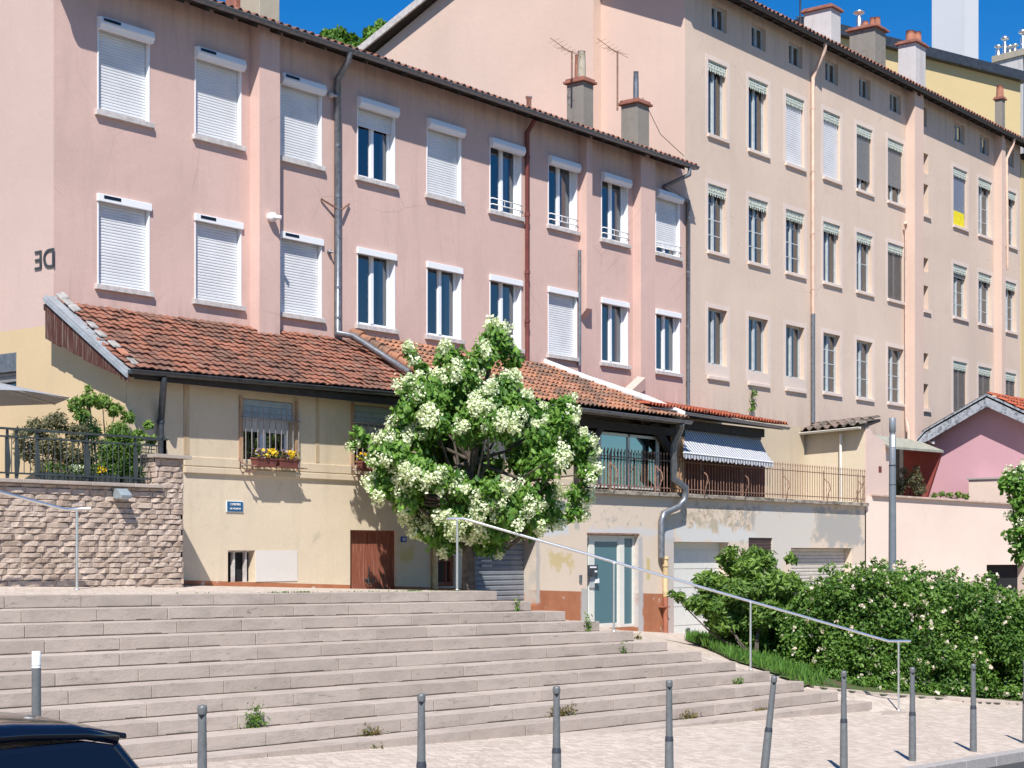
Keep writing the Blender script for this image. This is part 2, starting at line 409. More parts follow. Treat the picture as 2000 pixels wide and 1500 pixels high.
M['kerb'] = simple('grey_granite_kerb', (.36, .33, .31), .85, var=.15, scale=30, bump=.3)
mb = MB(); a = -12.0
while a < 60:
    z0 = float(Fz(a, 9.2)); z1 = float(Fz(a+.99, 9.2))
    mb.obox((a, 9.02, z0-.3), (.99, 0, z1-z0), (0, .2, 0), (0, 0, .306)); a += 1.0
struct('kerb', mb, M['kerb'], .012)
mb = MB(); mb.quad((-1500, -1500, -5.5), (1500, -1500, -5.5), (1500, 1500, -5.5), (-1500, 1500, -5.5))
struct('ground', mb, simple('far_ground', (.16, .15, .12), .95, var=.3, scale=.05))
# ------------------------------------------------------------------ stone stairs
t = NT('pale_stair_stone')
ti = t.tint(); c = t.mix(ti, (.40, .332, .283), (.475, .398, .343))
c = t.mix(t.ramp(t.noise(1.4, 6, .7, stretch=(1, 1, 3)), .45, .75, 0, .6), c, (.25, .21, .18))
c = t.mix(t.ramp(t.noise(4, 8, .78, stretch=(.5, 1, 2.5), dist=2), .57, .66, 0, .6), c, (.12, .10, .088))
c = t.mix(t.ramp(t.noise(3, 5, .7, stretch=(4, 4, .5)), .60, .80, 0, .35), c, (.44, .40, .37))
t.bump(t.math('ADD', t.noise(45, 4, .7), t.noise(8, 3)), .4, .015); M['step'] = t.done(c, .88, 0, .2)
M['joint'] = simple('dark_stair_joint', (.085, .068, .055), .95)
stairs = thing('stone_stairs', 'wide flight of pale stone block steps below the yellow building', 'stairs', (14, 15, -2))
stairs['kind'] = 'structure'
dl = Vector((-.9996, .03, .0113)); db = Vector((.03, .9996, .0))
for i in range(1, 14):
    E = at(971+66.6*(i-1), 1154.5+19.6*(i-1), 28.5)
    mb = MB(); s = 0.0; k = 0
    offs = .55 if i % 2 else 1.0
    while s < 24:
        ln = (offs if k == 0 else 1.12+random.uniform(-.05, .05)); k += 1
        mb.cur = random.random()
        dz = random.uniform(-.003, .003); dv = random.uniform(-.003, .003)
        o = E+dl*(s+ln-.005)+db*dv; o.z += dz-.30
        mb.obox(o, -dl*(ln-.010), db*.55, (0, 0, .30))
        s += ln
    part('step', mb, M['step'], stairs, .005)
    jb = MB(); o = E+dl*24+db*.007; o.z -= .325; jb.obox(o, -dl*23.98, db*.5, (0, 0, .30))
    rise_ = 19.6/FPX*28.5; q = 0
    while q < 23.8:
        w_ = random.uniform(.15, .6); o = E+dl*(q+w_)-db*(.004+random.uniform(0, .004)); o.z -= rise_+.012; jb.obox(o, -dl*w_, db*.1, (0, 0, .012+random.uniform(.010, .024))); q += w_  # dark slivers of uneven height along each riser foot
    part('joint_bed', jb, M['joint'], stairs)
# ------------------------------------------------------------------ grass bed at the foot of the hedge
bed = [G(*p) for p in ((1362, 1262), (1425, 1290), (1492, 1312), (1560, 1340), (1590, 1347), (1702, 1358), (1850, 1367), (2080, 1382))]
bed_poly = [(p.x, p.y) for p in bed]+[(38, 12), (40, 17), (34, 20.3), (31.5, 20.2)]
def inside(x, y, poly=bed_poly):
    r = False
    for i in range(len(poly)):
        x1, y1 = poly[i]; x2, y2 = poly[i-1]
        if (y1 > y) != (y2 > y) and x < (x2-x1)*(y-y1)/(y2-y1)+x1: r = not r
    return r
t = NT('soil_and_moss'); c = t.mix(t.ramp(t.noise(3, 5, .7), .4, .6), (.05, .11, .02), (.10, .075, .045)); t.bump(t.noise(20, 4), .6, .03); M['soil'] = t.done(c, .95)
struct('planting_bed', grid_mesh(np.arange(22.5, 40, .12), np.arange(11.5, 20, .12), .035, inside), M['soil'])
mb = MB()
for a, b in zip(bed[4:], bed[5:]):
    d = (b-a); n = max(1, int(d.length/.5))
    for q in range(n):
        p = a+d*(q/n); e = d/n
        mb.obox(p+Vector((0, 0, -.22)), e*.995, Vector((-e.y, e.x, 0)).normalized()*.14, (0, 0, .28+random.uniform(-.01, .01)))
struct('kerb_edging', mb, M['step'], .01)
# grass blades
pts = []
while len(pts) < 9000:
    x = rng.uniform(22.5, 38); y = rng.uniform(11.8, 19.9)
    if inside(x, y) and 1000+FPX*(x*SA-y*CA)/(x*CA+y*SA) < 1598+rng.normal()*18: pts.append((x, y))
P = np.array(pts); z = hz(P[:, 0], P[:, 1]); s = rng.uniform(.10, .28, len(P))
P = np.column_stack([P, z+.03+s*.4]); up = np.tile([0, 0, 1.0], (len(P), 1))
N = rng.normal(size=(len(P), 3)); N[:, 2] *= .2
o = link(bpy.data.objects.new('grass', leaf_mesh('grass', M['grass'], P, N, s, .12, up=up*1.3, fold=.1)))
tag(o, 'bright green grass on the bank beside the stairs', 'grass', kind='stuff')
# moss along the top step joint and foot of the yellow wall
pts = []
for px in np.concatenate([rng.uniform(110, 185, 500), rng.uniform(265, 410, 1400), rng.uniform(520, 560, 150), rng.uniform(570, 600, 160), rng.uniform(790, 815, 150), rng.uniform(100, 900, 200)]):
    x = at(px, 1080, 26.5).x; k = (px-1000)/FPX; t_ = 18.5/(SA-CA*k); p = at(px, 1080, t_); v = 18.42+rng.normal()*.03; pts.append((p.x, v))
P = np.array(pts); P = np.column_stack([P, hz(P[:, 0], P[:, 1])+.012]); N = rng.normal(size=(len(P), 3))
o = link(bpy.data.objects.new('moss', leaf_mesh('moss', M['grass'], P, N, rng.uniform(.015, .045, len(P)), .6)))
tag(o, 'moss in the joint behind the top step', 'moss', kind='stuff')

# ------------------------------------------------------------------ wall with openings
def facade(mb, ua, ub, za, zb, v, ops, depth=.2):
    us = sorted(set([ua, ub]+[o[i] for o in ops for i in (0, 1)])); zs = sorted(set([za, zb]+[o[i] for o in ops for i in (2, 3)]))
    us = [u for u in us if ua <= u <= ub]; zs = [z for z in zs if za <= z <= zb]
    for i in range(len(us)-1):
        for j in range(len(zs)-1):
            cu = (us[i]+us[i+1])/2; cz = (zs[j]+zs[j+1])/2
            if any(o[0] < cu < o[1] and o[2] < cz < o[3] for o in ops): continue
            mb.quad((us[i], v, zs[j]), (us[i+1], v, zs[j]), (us[i+1], v, zs[j+1]), (us[i], v, zs[j+1]))
    for o in ops:
        a, b, c, d = o[:4]; w = v+(o[4] if len(o) > 4 else depth)
        mb.quad((a, v, c), (a, w, c), (a, w, d), (a, v, d)); mb.quad((b, v, c), (b, v, d), (b, w, d), (b, w, c))
        mb.quad((a, v, c), (b, v, c), (b, w, c), (a, w, c)); mb.quad((a, v, d), (a, w, d), (b, w, d), (b, v, d))
def tiles(mb, e0, e1, r0, r1, nc, nr, amp, style='wave', skip=None, lift=.03, thick=.018, seg=6, jit=1.):
    """tiled slope between the eave line e0-e1 and the top line r0-r1"""
    e0, e1, r0, r1 = map(Vector, (e0, e1, r0, r1))
    nrm = (e1-e0).cross(r0-e0).normalized()
    if nrm.z < 0: nrm = -nrm
    def pt(a, b): return (e0*(1-a)+e1*a)*(1-b)+(r0*(1-a)+r1*a)*b
    for j in range(nr):
        off = 0
        for i in range(nc):
            if skip and skip((i+.5)/nc, (j+.5)/nr): continue
            mb.cur = random.random(); a0 = i/nc; a1 = (i+1)/nc; b0 = (j-.10)/nr; b1 = (j+1.08)/nr
            jz = random.uniform(-.006, .006)*jit; jb = random.uniform(-.03, .03)/nr*jit; ja = random.uniform(-.02, .02)/nc*jit
            lo = []; hi = []; un = []
            for q in range(seg+1):
                f = q/seg; a = a0+(a1-a0)*f+ja
                if style == 'wave': w = amp*(.5-.5*math.cos(2*math.pi*f))*(1 if f < .8 else .9)
                else: w = amp*math.sin(math.pi*min(1, f/.62)) if f < .62 else -amp*.35*math.sin(math.pi*(f-.62)/.38)
                pl = pt(a, b0+jb)+nrm*(w+lift+jz+thick); ph = pt(a, b1+jb)+nrm*(w+.004+jz)
                lo.append(pl); hi.append(ph); un.append(pl-nrm*(thick+.004))
            n = seg+1
            mb.smooth = True
            mb.add(lo+hi, [(q, q+1, q+1+n, q+n) for q in range(seg)])
            mb.smooth = False
            mb.add(lo+un, [(q, q+n, q+1+n, q+1) for q in range(seg)])
def gutter(mb, a, b, r=.065, n=7):
    a = Vector(a); b = Vector(b); d = (b-a).normalized(); s = d.cross(Vector((0, 0, 1))).normalized(); vs = []
    for p in (a, b):
        for j in range(n): t_ = math.pi*j/(n-1); vs.append(p+s*math.cos(t_)*r-Vector((0, 0, 1))*math.sin(t_)*r*1.05)
    mb.smooth = True; mb.add(vs, [(j, j+1, n+j+1, n+j) for j in range(n-1)]); mb.smooth = False
    mb.tube([a-s*r, b-s*r], .012, 6); mb.tube([a+s*r, b+s*r], .012, 6)
    mb.poly(vs[:n]); mb.poly(vs[n:])
# ------------------------------------------------------------------ window pieces
def slats(u0, u1, z0, z1, v, pitch=.05, out=.012):
    mb = MB(); z = z1; n = max(1, int((z1-z0)/pitch)); p = (z1-z0)/n
    for k in range(n):
        a = z0+k*p; b = a+p
        mb.add([(u0, v-.002, a+.001), (u1, v-.002, a+.001), (u1, v-out, a+p*.22), (u0, v-out, a+p*.22), (u1, v-out, b-p*.25), (u0, v-out, b-p*.25), (u1, v-.002, b), (u0, v-.002, b)],
               [(0, 1, 2, 3), (3, 2, 4, 5), (5, 4, 6, 7)])
    return mb
def louvres(u0, u1, z0, z1, v):
    mb = MB(); m = (u0+u1)/2
    for a, b in ((u0, m-.008), (m+.008, u1)):
        mb.box(a, a+.05, v-.03, v, z0, z1); mb.box(b-.05, b, v-.03, v, z0, z1); mb.box(a+.05, b-.05, v-.03, v, z0, z0+.07); mb.box(a+.05, b-.05, v-.03, v, z1-.07, z1)
        z = z0+.09
        while z < z1-.1:
            mb.add([(a+.05, v-.026, z), (b-.05, v-.026, z), (b-.05, v-.003, z+.045), (a+.05, v-.003, z+.045)], [(0, 1, 2, 3)]); z += .058
        mb.box(a+.05, b-.05, v, v+.01, z0, z1)
    return mb
def casement(u0, u1, z0, z1, v, fr=.045, mull=.075, cross=0, dep=.05):
    mb = MB(); m = (u0+u1)/2
    mb.box(u0, u0+fr, v, v+dep, z0, z1); mb.box(u1-fr, u1, v, v+dep, z0, z1)
    mb.box(u0+fr, u1-fr, v, v+dep, z0, z0+fr*1.5); mb.box(u0+fr, u1-fr, v, v+dep, z1-fr, z1)
    mb.box(m-mull/2, m+mull/2, v-.015, v+dep, z0+fr*1.5, z1-fr)
    for s0, s1 in ((u0+fr, m-mull/2), (m+mull/2, u1-fr)):
        mb.box(s0, s0+.02, v+.008, v+dep-.008, z0+fr*1.5, z1-fr); mb.box(s1-.02, s1, v+.008, v+dep-.008, z0+fr*1.5, z1-fr)
        for k in range(cross):
            zz = z0+fr*1.5+(z1-z0-fr*2.5)*(k+1)/(cross+1); mb.box(s0+.02, s1-.02, v+.01, v+dep-.01, zz-.013, zz+.013)
    return mb
def pane_mb(u0, u1, z0, z1, v):
    mb = MB(); m = (u0+u1)/2; mb.quad((u0+.03, v, z0+.03), (m, v, z0+.03), (m, v, z1-.03), (u0+.03, v, z1-.03)); mb.quad((m, v+.001, z0+.03), (u1-.03, v+.001, z0+.03), (u1-.03, v+.001, z1-.03), (m, v+.001, z1-.03)); return mb
def curtain_mb(u0, u1, z0, z1, v):
    mb = MB(); n = 26; mb.smooth = True; ph = random.random()*6
    xs = [u0+(u1-u0)*q/n for q in range(n+1)]; ys = [v+.03*math.sin(q*1.3+ph)+.01*math.sin(q*3.1) for q in range(n+1)]
    mb.add([(x, y, z0) for x, y in zip(xs, ys)]+[(x, y, z1) for x, y in zip(xs, ys)], [(q, q+1, q+2+n, q+1+n) for q in range(n)]); return mb
def sill_mb(u0, u1, z, v, out=.10, h=.09): return MB().box(u0-.06, u1+.06, v-out, v+.12, z-h, z+.004)
def scallops(u0, u1, z1, v, h=.30):
    mb = MB(); n = max(4, int((u1-u0)/.11)); w = (u1-u0)/n
    mb.box(u0, u1, v-.012, v, z1-h*.60, z1); mb.box(u0-.01, u1+.01, v-.02, v-.013, z1-.03, z1)
    for k in range(n):
        a = u0+k*w
        pts = [(a, v-.010, z1-h*.60)]+[(a+w*q, v-.010, z1-h*(.60+.40*math.sin(math.pi*q)**.7)) for q in (.12, .3, .5, .7, .88)]+[(a+w, v-.010, z1-h*.60)]
        mb.prism(pts, (0, .008, 0))
    return mb
t = NT('pale_green_fretwork'); v_ = t.n('ShaderNodeTexVoronoi', feature='F1', i_Vector=t.coord(), i_Scale=13, i_Randomness=.25)
c = t.mix(t.ramp(v_.outputs['Distance'], .22, .36, 1, 0), (.56, .60, .52), (.05, .055, .05)); M['fret'] = t.done(c, .7)
def window(par, u0, u1, z0, z1, v, kind, rec=.12, trim=None, fmat='white', guard=False, box=None, solar=False, cross=0, scal=0,
           shut=0, smat='shutter_white', sill='sill_stone', curtain=None, lining=True, yellow=False, band=None, zsill=None, sout=.075, depth=None):
    """one window of a facade: frame mesh with its panes, shutter, sill and so on as children"""
    w = v+rec
    fb = MB()
    if lining:                                              # pvc boards lining the reveal
        th = .022
        fb.box(u0, u0+th, v-.012, w, z0, z1); fb.box(u1-th, u1, v-.012, w, z0, z1); fb.box(u0+th, u1-th, v-.012, w, z1-th, z1)
        i0, i1, j1 = u0+th, u1-th, z1-th
    else: i0, i1, j1 = u0+.004, u1-.004, z1-.004
    if kind != 'blank':
        cb = casement(i0, i1, z0+.006, j1, w+.004, cross=cross, fr=.05 if lining else .04, mull=.085 if lining else .075)
        n = len(fb.v); fb.v += cb.v; fb.f += [[i+n for i in f] for f in cb.f]; fb.c += cb.c; fb.sm += cb.sm
    win = part('window', fb, M[fmat], par)
    if kind == 'open' and shut < 1:
        part('pane', pane_mb(i0, i1, z0, j1, w+.03), M['glass'], win)
        if curtain:
            for (a, b, mt) in curtain: part('curtain', curtain_mb(i0+(i1-i0)*a, i0+(i1-i0)*b, z0+.05, j1-.03, w+.14), M[mt], win)
    if shut > 0:
        zb = j1-(j1-z0)*shut; sv = w-.03 if lining else w-.05
        if smat == 'louvre': sm = louvres(i0+.01, i1-.01, zb+.01, j1, sv)
        else: sm = slats(i0+.01, i1-.01, zb+.005, j1, sv, .05 if lining else .062)
        part('shutter', sm, M[smat], win)
        if smat != 'louvre' and shut < 1: part('shutter_bar', MB().box(i0+.01, i1-.01, sv-.016, sv, zb-.02, zb+.005), M[smat], win)
    if box == 'round':
        bb = MB(); r = .115; h = .21; pts = [(u0-.015, v+.0, z1-h+.04), (u0-.015, v-.10, z1-h+.04)]+[(u0-.015, v-.10-.045*math.sin(a), z1-h+.085+.1*(1-math.cos(a))*.5) for a in (.5, 1.0, 1.57)]+[(u0-.015, v-.12, z1+.03), (u0-.015, v, z1+.05)]
        bb.prism(pts, (u1-u0+.03, 0, 0)); bx = part('shutter_box', bb, M['white'], win, .008)
        if solar: part('solar_strip', MB().box(u0+.03, u0+.38, v-.155, v-.1455, z1-.045, z1+.0), M['solar'], bx)
    elif box == 'flat':
        bb = MB().box(u0-.02, u1+.02, v-.055, v-.002, z1-.10, z1+.03); bx = part('shutter_box', bb, M['white'], win, .008)
        if solar: part('solar_strip', MB().box(u0+.10, u0+.46, v-.060, v-.0555, z1-.045, z1+.01), M['solar'], bx)
    if guard:
        gb = MB(); zz = z0+.26; a = v-.07
        for q in (0, .13): gb.tube([(u0+.02, v+.05, zz-q), (u0+.02, a, zz-q), (u1-.02, a, zz-q), (u1-.02, v+.05, zz-q)], .010, 6)
        for q in range(1, 5): gb.tube([(u0+(u1-u0)*q/5, a, zz), (u0+(u1-u0)*q/5, a, zz-.13)], .006, 5)
        part('guard_rail', gb, M['white'], win)
    if sill: part('sill', sill_mb(u0, u1, zsill if zsill else z0, v, sout), M[sill], win, .008)
    if scal: part('lambrequin', scallops(u0+.004, u1-.004, z1, v+.045, scal), M['fret'], win)
    if band:
        tb = MB(); bw = band; zz = (zsill or z0)
        tb.box(u0-bw, u0, v-.005, v+.001, zz, z1+bw); tb.box(u1, u1+bw, v-.005, v+.001, zz, z1+bw); tb.box(u0, u1, v-.005, v+.001, z1, z1+bw)
        if zsill: tb.box(u0, u1, v-.005, v+.001, zsill, z0)
        part('painted_surround', tb, M['beige_trim'], win)
    if yellow: part('cloth', MB().box(i0+.02, i1-.12, w-.09, w-.07, z0+.05, z0+.52), M['yellow_cloth'], win)
    return win
# ------------------------------------------------------------------ pink house
ph = thing('pink_house', 'long pink rendered house with white roller shutters and sloping red roof edge', 'house', (26, 26, -.6))
cols = [U(190, VF), U(380, VF), U(628, VF)-1.12, U(697, VF), U(833, VF), U(956, VF), U(1070, VF), U(1174, VF), U(1280, VF)]
WD = 1.12
zA0, zA1, zB0, zB1 = 7.55, 9.10, 4.58, 6.10
ops = [(u, u+WD, zA0, zA1, .26) for u in cols]+[(u, u+WD, zB0, zB1, .26) for u in cols]
UE = U(1338, VF)                                             # right end of the pink front
mb = MB(); facade(mb, U0, UE, -2.5, 9.95, VF, ops)
sA = .43
def side_wall(mb, u, va, vb, z0, ztop, apex):                  # gable
    mb.poly([(u, va, z0), (u, vb, z0), (u, vb, ztop), (u, (va+vb)/2, apex), (u, va, ztop)])
side_wall(mb, UE, VF, 33.5, -1, 9.95, 9.95+5.1*.36)
mb.quad((U0, 33.5, -1), (UE, 33.5, -1), (UE, 33.5, 9.95), (U0, 33.5, 9.95))
part('wall', mb, M['pink'], ph)
# side wall: pink above, ochre below, with one window
wu0, wu1 = V(-40, U0), V(32, U0)
zc = 3.80
sv0, sv1 = min(wu0, wu1), max(wu0, wu1); sz0 = PU(10, 790, U0).z; sz1 = PU(32, 688, U0).z
def side_cells(mb, za, zb, hole=True):
    ys = [VF, sv0, sv1, 33.5]; zs = [za, sz0, sz1, zb] if hole else [za, zb]
    for i in range(len(ys)-1):
        for j in range(len(zs)-1):
            if hole and i == 1 and j == 1: continue
            mb.quad((U0, ys[i], zs[j]), (U0, ys[i+1], zs[j]), (U0, ys[i+1], zs[j+1]), (U0, ys[i], zs[j+1]))
mb = MB(); side_cells(mb, zc, 9.95, False)
mb.poly([(U0, VF, 9.95), (U0, 33.5, 9.95), (U0, 28.35, 9.95+5.1*.36)])
_, M['pink_side'] = plaster('pale_pink_side_plaster', (.555, .41, .36), .18, .2, big=.06)
part('wall', mb, M['pink_side'], ph)
mb = MB(); side_cells(mb, -.6, zc)
mb.quad((U0, sv0, sz0), (U0+.2, sv0, sz0), (U0+.2, sv0, sz1), (U0, sv0, sz1)); mb.quad((U0, sv0, sz1), (U0+.2, sv0, sz1), (U0+.2, sv1, sz1), (U0, sv1, sz1))
part('wall', mb, M['ochre'], ph)
wf = MB(); wf.box(U0+.12, U0+.18, sv0, sv1, sz0, sz0+.05); wf.box(U0+.12, U0+.18, sv0, sv0+.05, sz0, sz1); wf.box(U0+.12, U0+.18, (sv0+sv1)/2-.03, (sv0+sv1)/2+.03, sz0, sz1)
sw = part('window', wf, M['white'], ph)
part('pane', MB().box(U0+.15, U0+.16, sv0+.04, sv1, sz0, sz1), M['glass'], sw)
part('blind_box', MB().box(U0-.01, U0+.06, sv0, sv1, sz1-.32, sz1), M['zinc'], sw, .01)
sl = slats(0, 1, sz0+.38, sz1-.32, 0, .055)
sl.v = [(U0+.08+y, sv0+x*(sv1-sv0), z) for x, y, z in sl.v]; part('shutter', sl, M['shutter_grey'], sw)
# mirrored painted letters on the side wall
pc = PU(88, 508.5, U0); tm = text_mesh('DE', .46, M['iron'], 'lettering', (U0-.012, pc.y, pc.z), (0, -1, 0), (0, 0, 1), mirror=True, depth=.01)
xs = [v.co.y for v in tm.vertices]; mid = (min(xs)+max(xs))/2
for v in tm.vertices: v.co.y += pc.y-mid
part('lettering', tm, None, ph)
# windows
A = ['closed', 'closed', 'closed', 'part', 'closed', 'open', 'open', 'open', 'mostly']
for i, (u, k) in enumerate(zip(cols, A)):
    kw = dict(box='round', solar=i < 3, smat='shutter_white')
    if k == 'closed': window(ph, u, u+WD, zA0, zA1, VF, 'open', shut=1, **kw)
    elif k == 'part': window(ph, u, u+WD, zA0, zA1, VF, 'open', shut=.30, curtain=[(.88, 1, 'curtain')], **kw)
    elif k == 'mostly': window(ph, u, u+WD, zA0, zA1, VF, 'open', shut=.86, guard=True, **kw)
    else: window(ph, u, u+WD, zA0, zA1, VF, 'open', guard=True, curtain=[(.55, .85, 'curtain')] if i == 5 else [(.8, .98, 'curtain')] if i == 6 else [(.5, .95, 'curtain_tan')], **kw)
B = ['closed', 'closed', 'closed', 'open', 'open', 'open', 'closed', 'open', 'open']
for i, (u, k) in enumerate(zip(cols, B)):
    kw = dict(box='flat', solar=i < 3, smat='shutter_white')
    window(ph, u, u+WD, zB0, zB1, VF, 'open', shut=1 if k == 'closed' else 0, curtain=[(.80, .98, 'curtain')] if i in (3, 4, 5, 8) else [(.5, .95, 'curtain_tan')], **kw)
# pilasters / flue casings
def pil(px0, px1, z0, z1, dep, sag=False):
    a, b = U(px0, VF-dep), U(px1, VF-dep); mb = MB()
    if sag: mb.prism([(a, VF-.001, z0-.22), (a, VF-dep, z0), (a, VF-dep, z1), (a, VF-.001, z1)], (b-a, 0, 0))
    else: mb.box(a, b, VF-dep, VF+.002, z0, z1)
    return mb
part('pilaster', pil(507, 547, 3.6, 9.95, .26), M['pink'], ph)
part('pilaster', pil(1146, 1157, ZV(603, 1150, VF-.2), 9.95, .22, True), M['pink'], ph)
part('pilaster', pil(1252, 1280, 3.0, 9.95, .24), M['pink'], ph)
p = PV(1245, 735, VF-.3); q = PV(1205, 772, VF-.9)
part('buttress', MB().prism([p, q, q+Vector((0, 0, -.16)), p+Vector((0, 0, -.30))], (.35, 0, 0)), M['salmon'], ph)
# roof, rafters, gutter
GZ, GV = 9.79, VF-.57
UR = U(1362, GV)
mb = MB(); ridge = (28.35, 9.95+5.1*.36+.15)
mb.prism([(U0-.25, GV+.06, 9.80), (U0-.25, 28.35, 11.93), (U0-.25, 33.9, 9.75), (U0-.25, 33.9, 9.68), (U0-.25, 28.35, 11.83), (U0-.25, GV+.06, 9.72)], (UR-U0+.25, 0, 0))
roof = part('roof', mb, M['dark_wood'], ph)
mb = MB(); tiles(mb, (U0-.3, GV+.02, 9.80), (UR+.03, GV+.02, 9.80), (U0-.3, GV+1.5, 9.80+1.48*.385), (UR+.03, GV+1.5, 9.80+1.48*.385), 96, 5, .045, 'canal', thick=.014)
tiles(mb, (U0-.3, GV+1.5, 10.37), (UR+.03, GV+1.5, 10.37), (U0-.3, 28.35, 11.95), (UR+.03, 28.35, 11.95), 48, 8, .05, 'canal', seg=4)
part('tiles', mb, M['tile_old'], roof)
u = U0
while u < UR-.1: part('rafter', MB().prism([(u, VF-.02, 9.86), (u, GV+.1, 9.66), (u, GV+.1, 9.72), (u, VF-.02, 9.93)], (.08, 0, 0)), M['dark_wood'], roof); u += .58
mb = MB(); gutter(mb, (U0-.3, GV, GZ), (UR, GV, GZ), .068)
part('gutter', mb, M['zinc'], ph)
mb = MB(); P_ = PV(1337, 350, VF-.1)
mb.tube([(UR-.35, GV, GZ-.06), (UR-.35, GV+.02, GZ-.25), (UR-.75, VF-.08, GZ-.55), (UE+.02, VF-.08, GZ-.75), (UE+.02, VF-.08, 3.55)], .05, 10)
for z in (8.6, 7.2, 5.8, 4.4): mb.tube([(UE+.02, VF-.08, z), (UE+.02, VF-.08, z+.05)], .06, 10)
part('downpipe', mb, M['zinc'], ph)
mb = MB(); a = PV(660, 150, VF-.1); b = PV(662, 652, VF-.1); top = PV(683, 112, GV)
mb.tube([(top.x, GV, GZ-.05), (top.x, GV+.03, GZ-.2), (a.x, VF-.09, a.z-.05), (a.x, VF-.09, b.z), PV(690, 672, VF-.5)+Vector((0, 0, .16)), PV(745, 700, VF-1.0)+Vector((0, 0, .08)), PV(800, 733, 21.4)+Vector((0, 0, .05))], .06, 10)
for z in (9.0, 8.0, 7.0, 6.2, 5.2, 4.6): mb.tube([(a.x, VF-.09, z), (a.x, VF-.09, z+.05)], .07, 10)
part('downpipe', mb, M['zinc'], ph)
mb = MB(); x = PV(1030, 300, VF-.08).x; mb.tube([(x, VF-.3, GZ-.05), (x, VF-.08, GZ-.3), (x, VF-.08, 4.1)], .052, 10)
for z in (8.9, 7.6, 6.3, 5.2): mb.tube([(x, VF-.08, z), (x, VF-.08, z+.07)], .066, 10)
part('downpipe', mb, M['pipe_brown'], ph, label='red brown painted downpipe')
mb = MB(); x = PV(1132, 600, VF-.06).x; mb.tube([(x, VF-.06, ZV(490, 1132, VF)), (x, VF-.06, ZV(715, 1132, VF))], .04, 8)
part('downpipe', mb, M['zinc'], ph)
# near-black boards behind the windows, room darkness put into their colour
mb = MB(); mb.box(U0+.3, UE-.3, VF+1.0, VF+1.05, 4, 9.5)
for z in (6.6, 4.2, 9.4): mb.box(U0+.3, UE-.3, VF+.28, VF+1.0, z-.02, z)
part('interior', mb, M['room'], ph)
# old pipe brackets on the wall
mb = MB(); a = PV(627, 388, VF-.03); b = PV(660, 408, VF-.12); mb.tube([a, b], .022, 6); c_ = PV(682, 398, VF-.03); mb.tube([b, b+Vector((.1, 0, 0)), c_], .02, 6)
part('bracket', mb, M['rust'], ph)
# chimneys stand through the roof
def chimney(par, pxl, pxc, pxr, ptop, vf, zb, mat, cap='brick', pots=(), name='chimney', capo=.07, ztop=None, capmat=None):
    """corner edge at pxc on plane y=vf; left face runs back to pxl, front face to pxr"""
    u = U(pxc, vf); z = ztop if ztop else ZV(ptop, pxc, vf); ub = U(pxr, vf); vb = V(pxl, u)
    c_ = part(name, MB().box(u, ub, vf, vb, zb, z), mat, par, .01)
    if cap:
        b_ = MB().box(u-capo, ub+capo, vf-capo, vb+capo, z, z+.06); b_.box(u-capo*.4, ub+capo*.4, vf-capo*.4, vb+capo*.4, z+.06, z+.12); part('cap', b_, M[cap], c_, .01)
    for (fx, fy, h, r, mt) in pots:
        x = u+(ub-u)*fx; y = vf+(vb-vf)*fy
        if mt == 'cowl': b_ = MB().lathe([(r, 0), (r, h*.55), (r*.7, h*.6), (r*.7, h*.8), (r*1.6, h*.82), (r*1.7, h*.9), (.02, h)], (x, y, z+.115), 12); part('cowl', b_, M['steel'], c_)
        else: b_ = MB().lathe([(r*1.05, 0), (r, h*.6), (r*.88, h*.97), (r, h)], (x, y, z+.115), 12); part('pot', b_, M[mt], c_)
    return c_, u, ub, vf, vb, z
chimney(roof, 1107, 1139, 1159, 158, 23.5, 9.9, M['grey_ch'], pots=[(.4, .35, .66, .10, 'tan_ch'), (.65, .7, .62, .09, 'terracotta')])
cc_ = chimney(roof, 1213, 1245, 1268, 200, 23.5, 9.9, M['grey_ch'], pots=[(.5, .45, .75, .07, 'zinc')])
chimney(roof, 469, 507, 546, 0, VF-.23, 9.97, M['tan_ch'], ztop=11.6)
chimney(roof, 440, 460, 470, 0, 23.6, 9.9, M['brick'], ztop=11.5, cap=None)
p = PV(1033, 205, 23.4); part('vent_pipe', MB().lathe([(.06, -.3), (.06, .15), (.08, .15), (.08, .19)], p, 10), M['steel'], roof)
# wall fittings
def camera_ball(px, py, v, mat, sc=1.):
    p = PV(px, py, v); b = MB(); b.lathe([(.07*sc, 0), (.08*sc, .05*sc), (.075*sc, .1*sc), (.03*sc, .14*sc)], (0, 0, 0), 12)
    b.v = [(x, -z, y) for x, y, z in b.v]; b.tube([(0, -.10*sc, 0), (.07*sc, -.20*sc, -.02)], .035*sc, 8)
    b.v = [(x+p.x, y+v, z+p.z) for x, y, z in b.v]; return b
o = part('security_camera', camera_ball(527, 425, VF-.26, 'white', 1.15), M['white'], None); tag(o, 'round white camera on the broad pilaster of the pink house', 'camera')
o = part('wall_spotlight', camera_ball(643, 187, VF, 'zinc', .8), M['sill_stone'], None); tag(o, 'small pale fitting beside the top of the grey downpipe', 'lamp')
o = part('wall_spotlight', camera_ball(641, 492, VF, 'zinc', .55), M['zinc'], None); tag(o, 'tiny grey fitting by the lower floor window next to the downpipe', 'lamp')

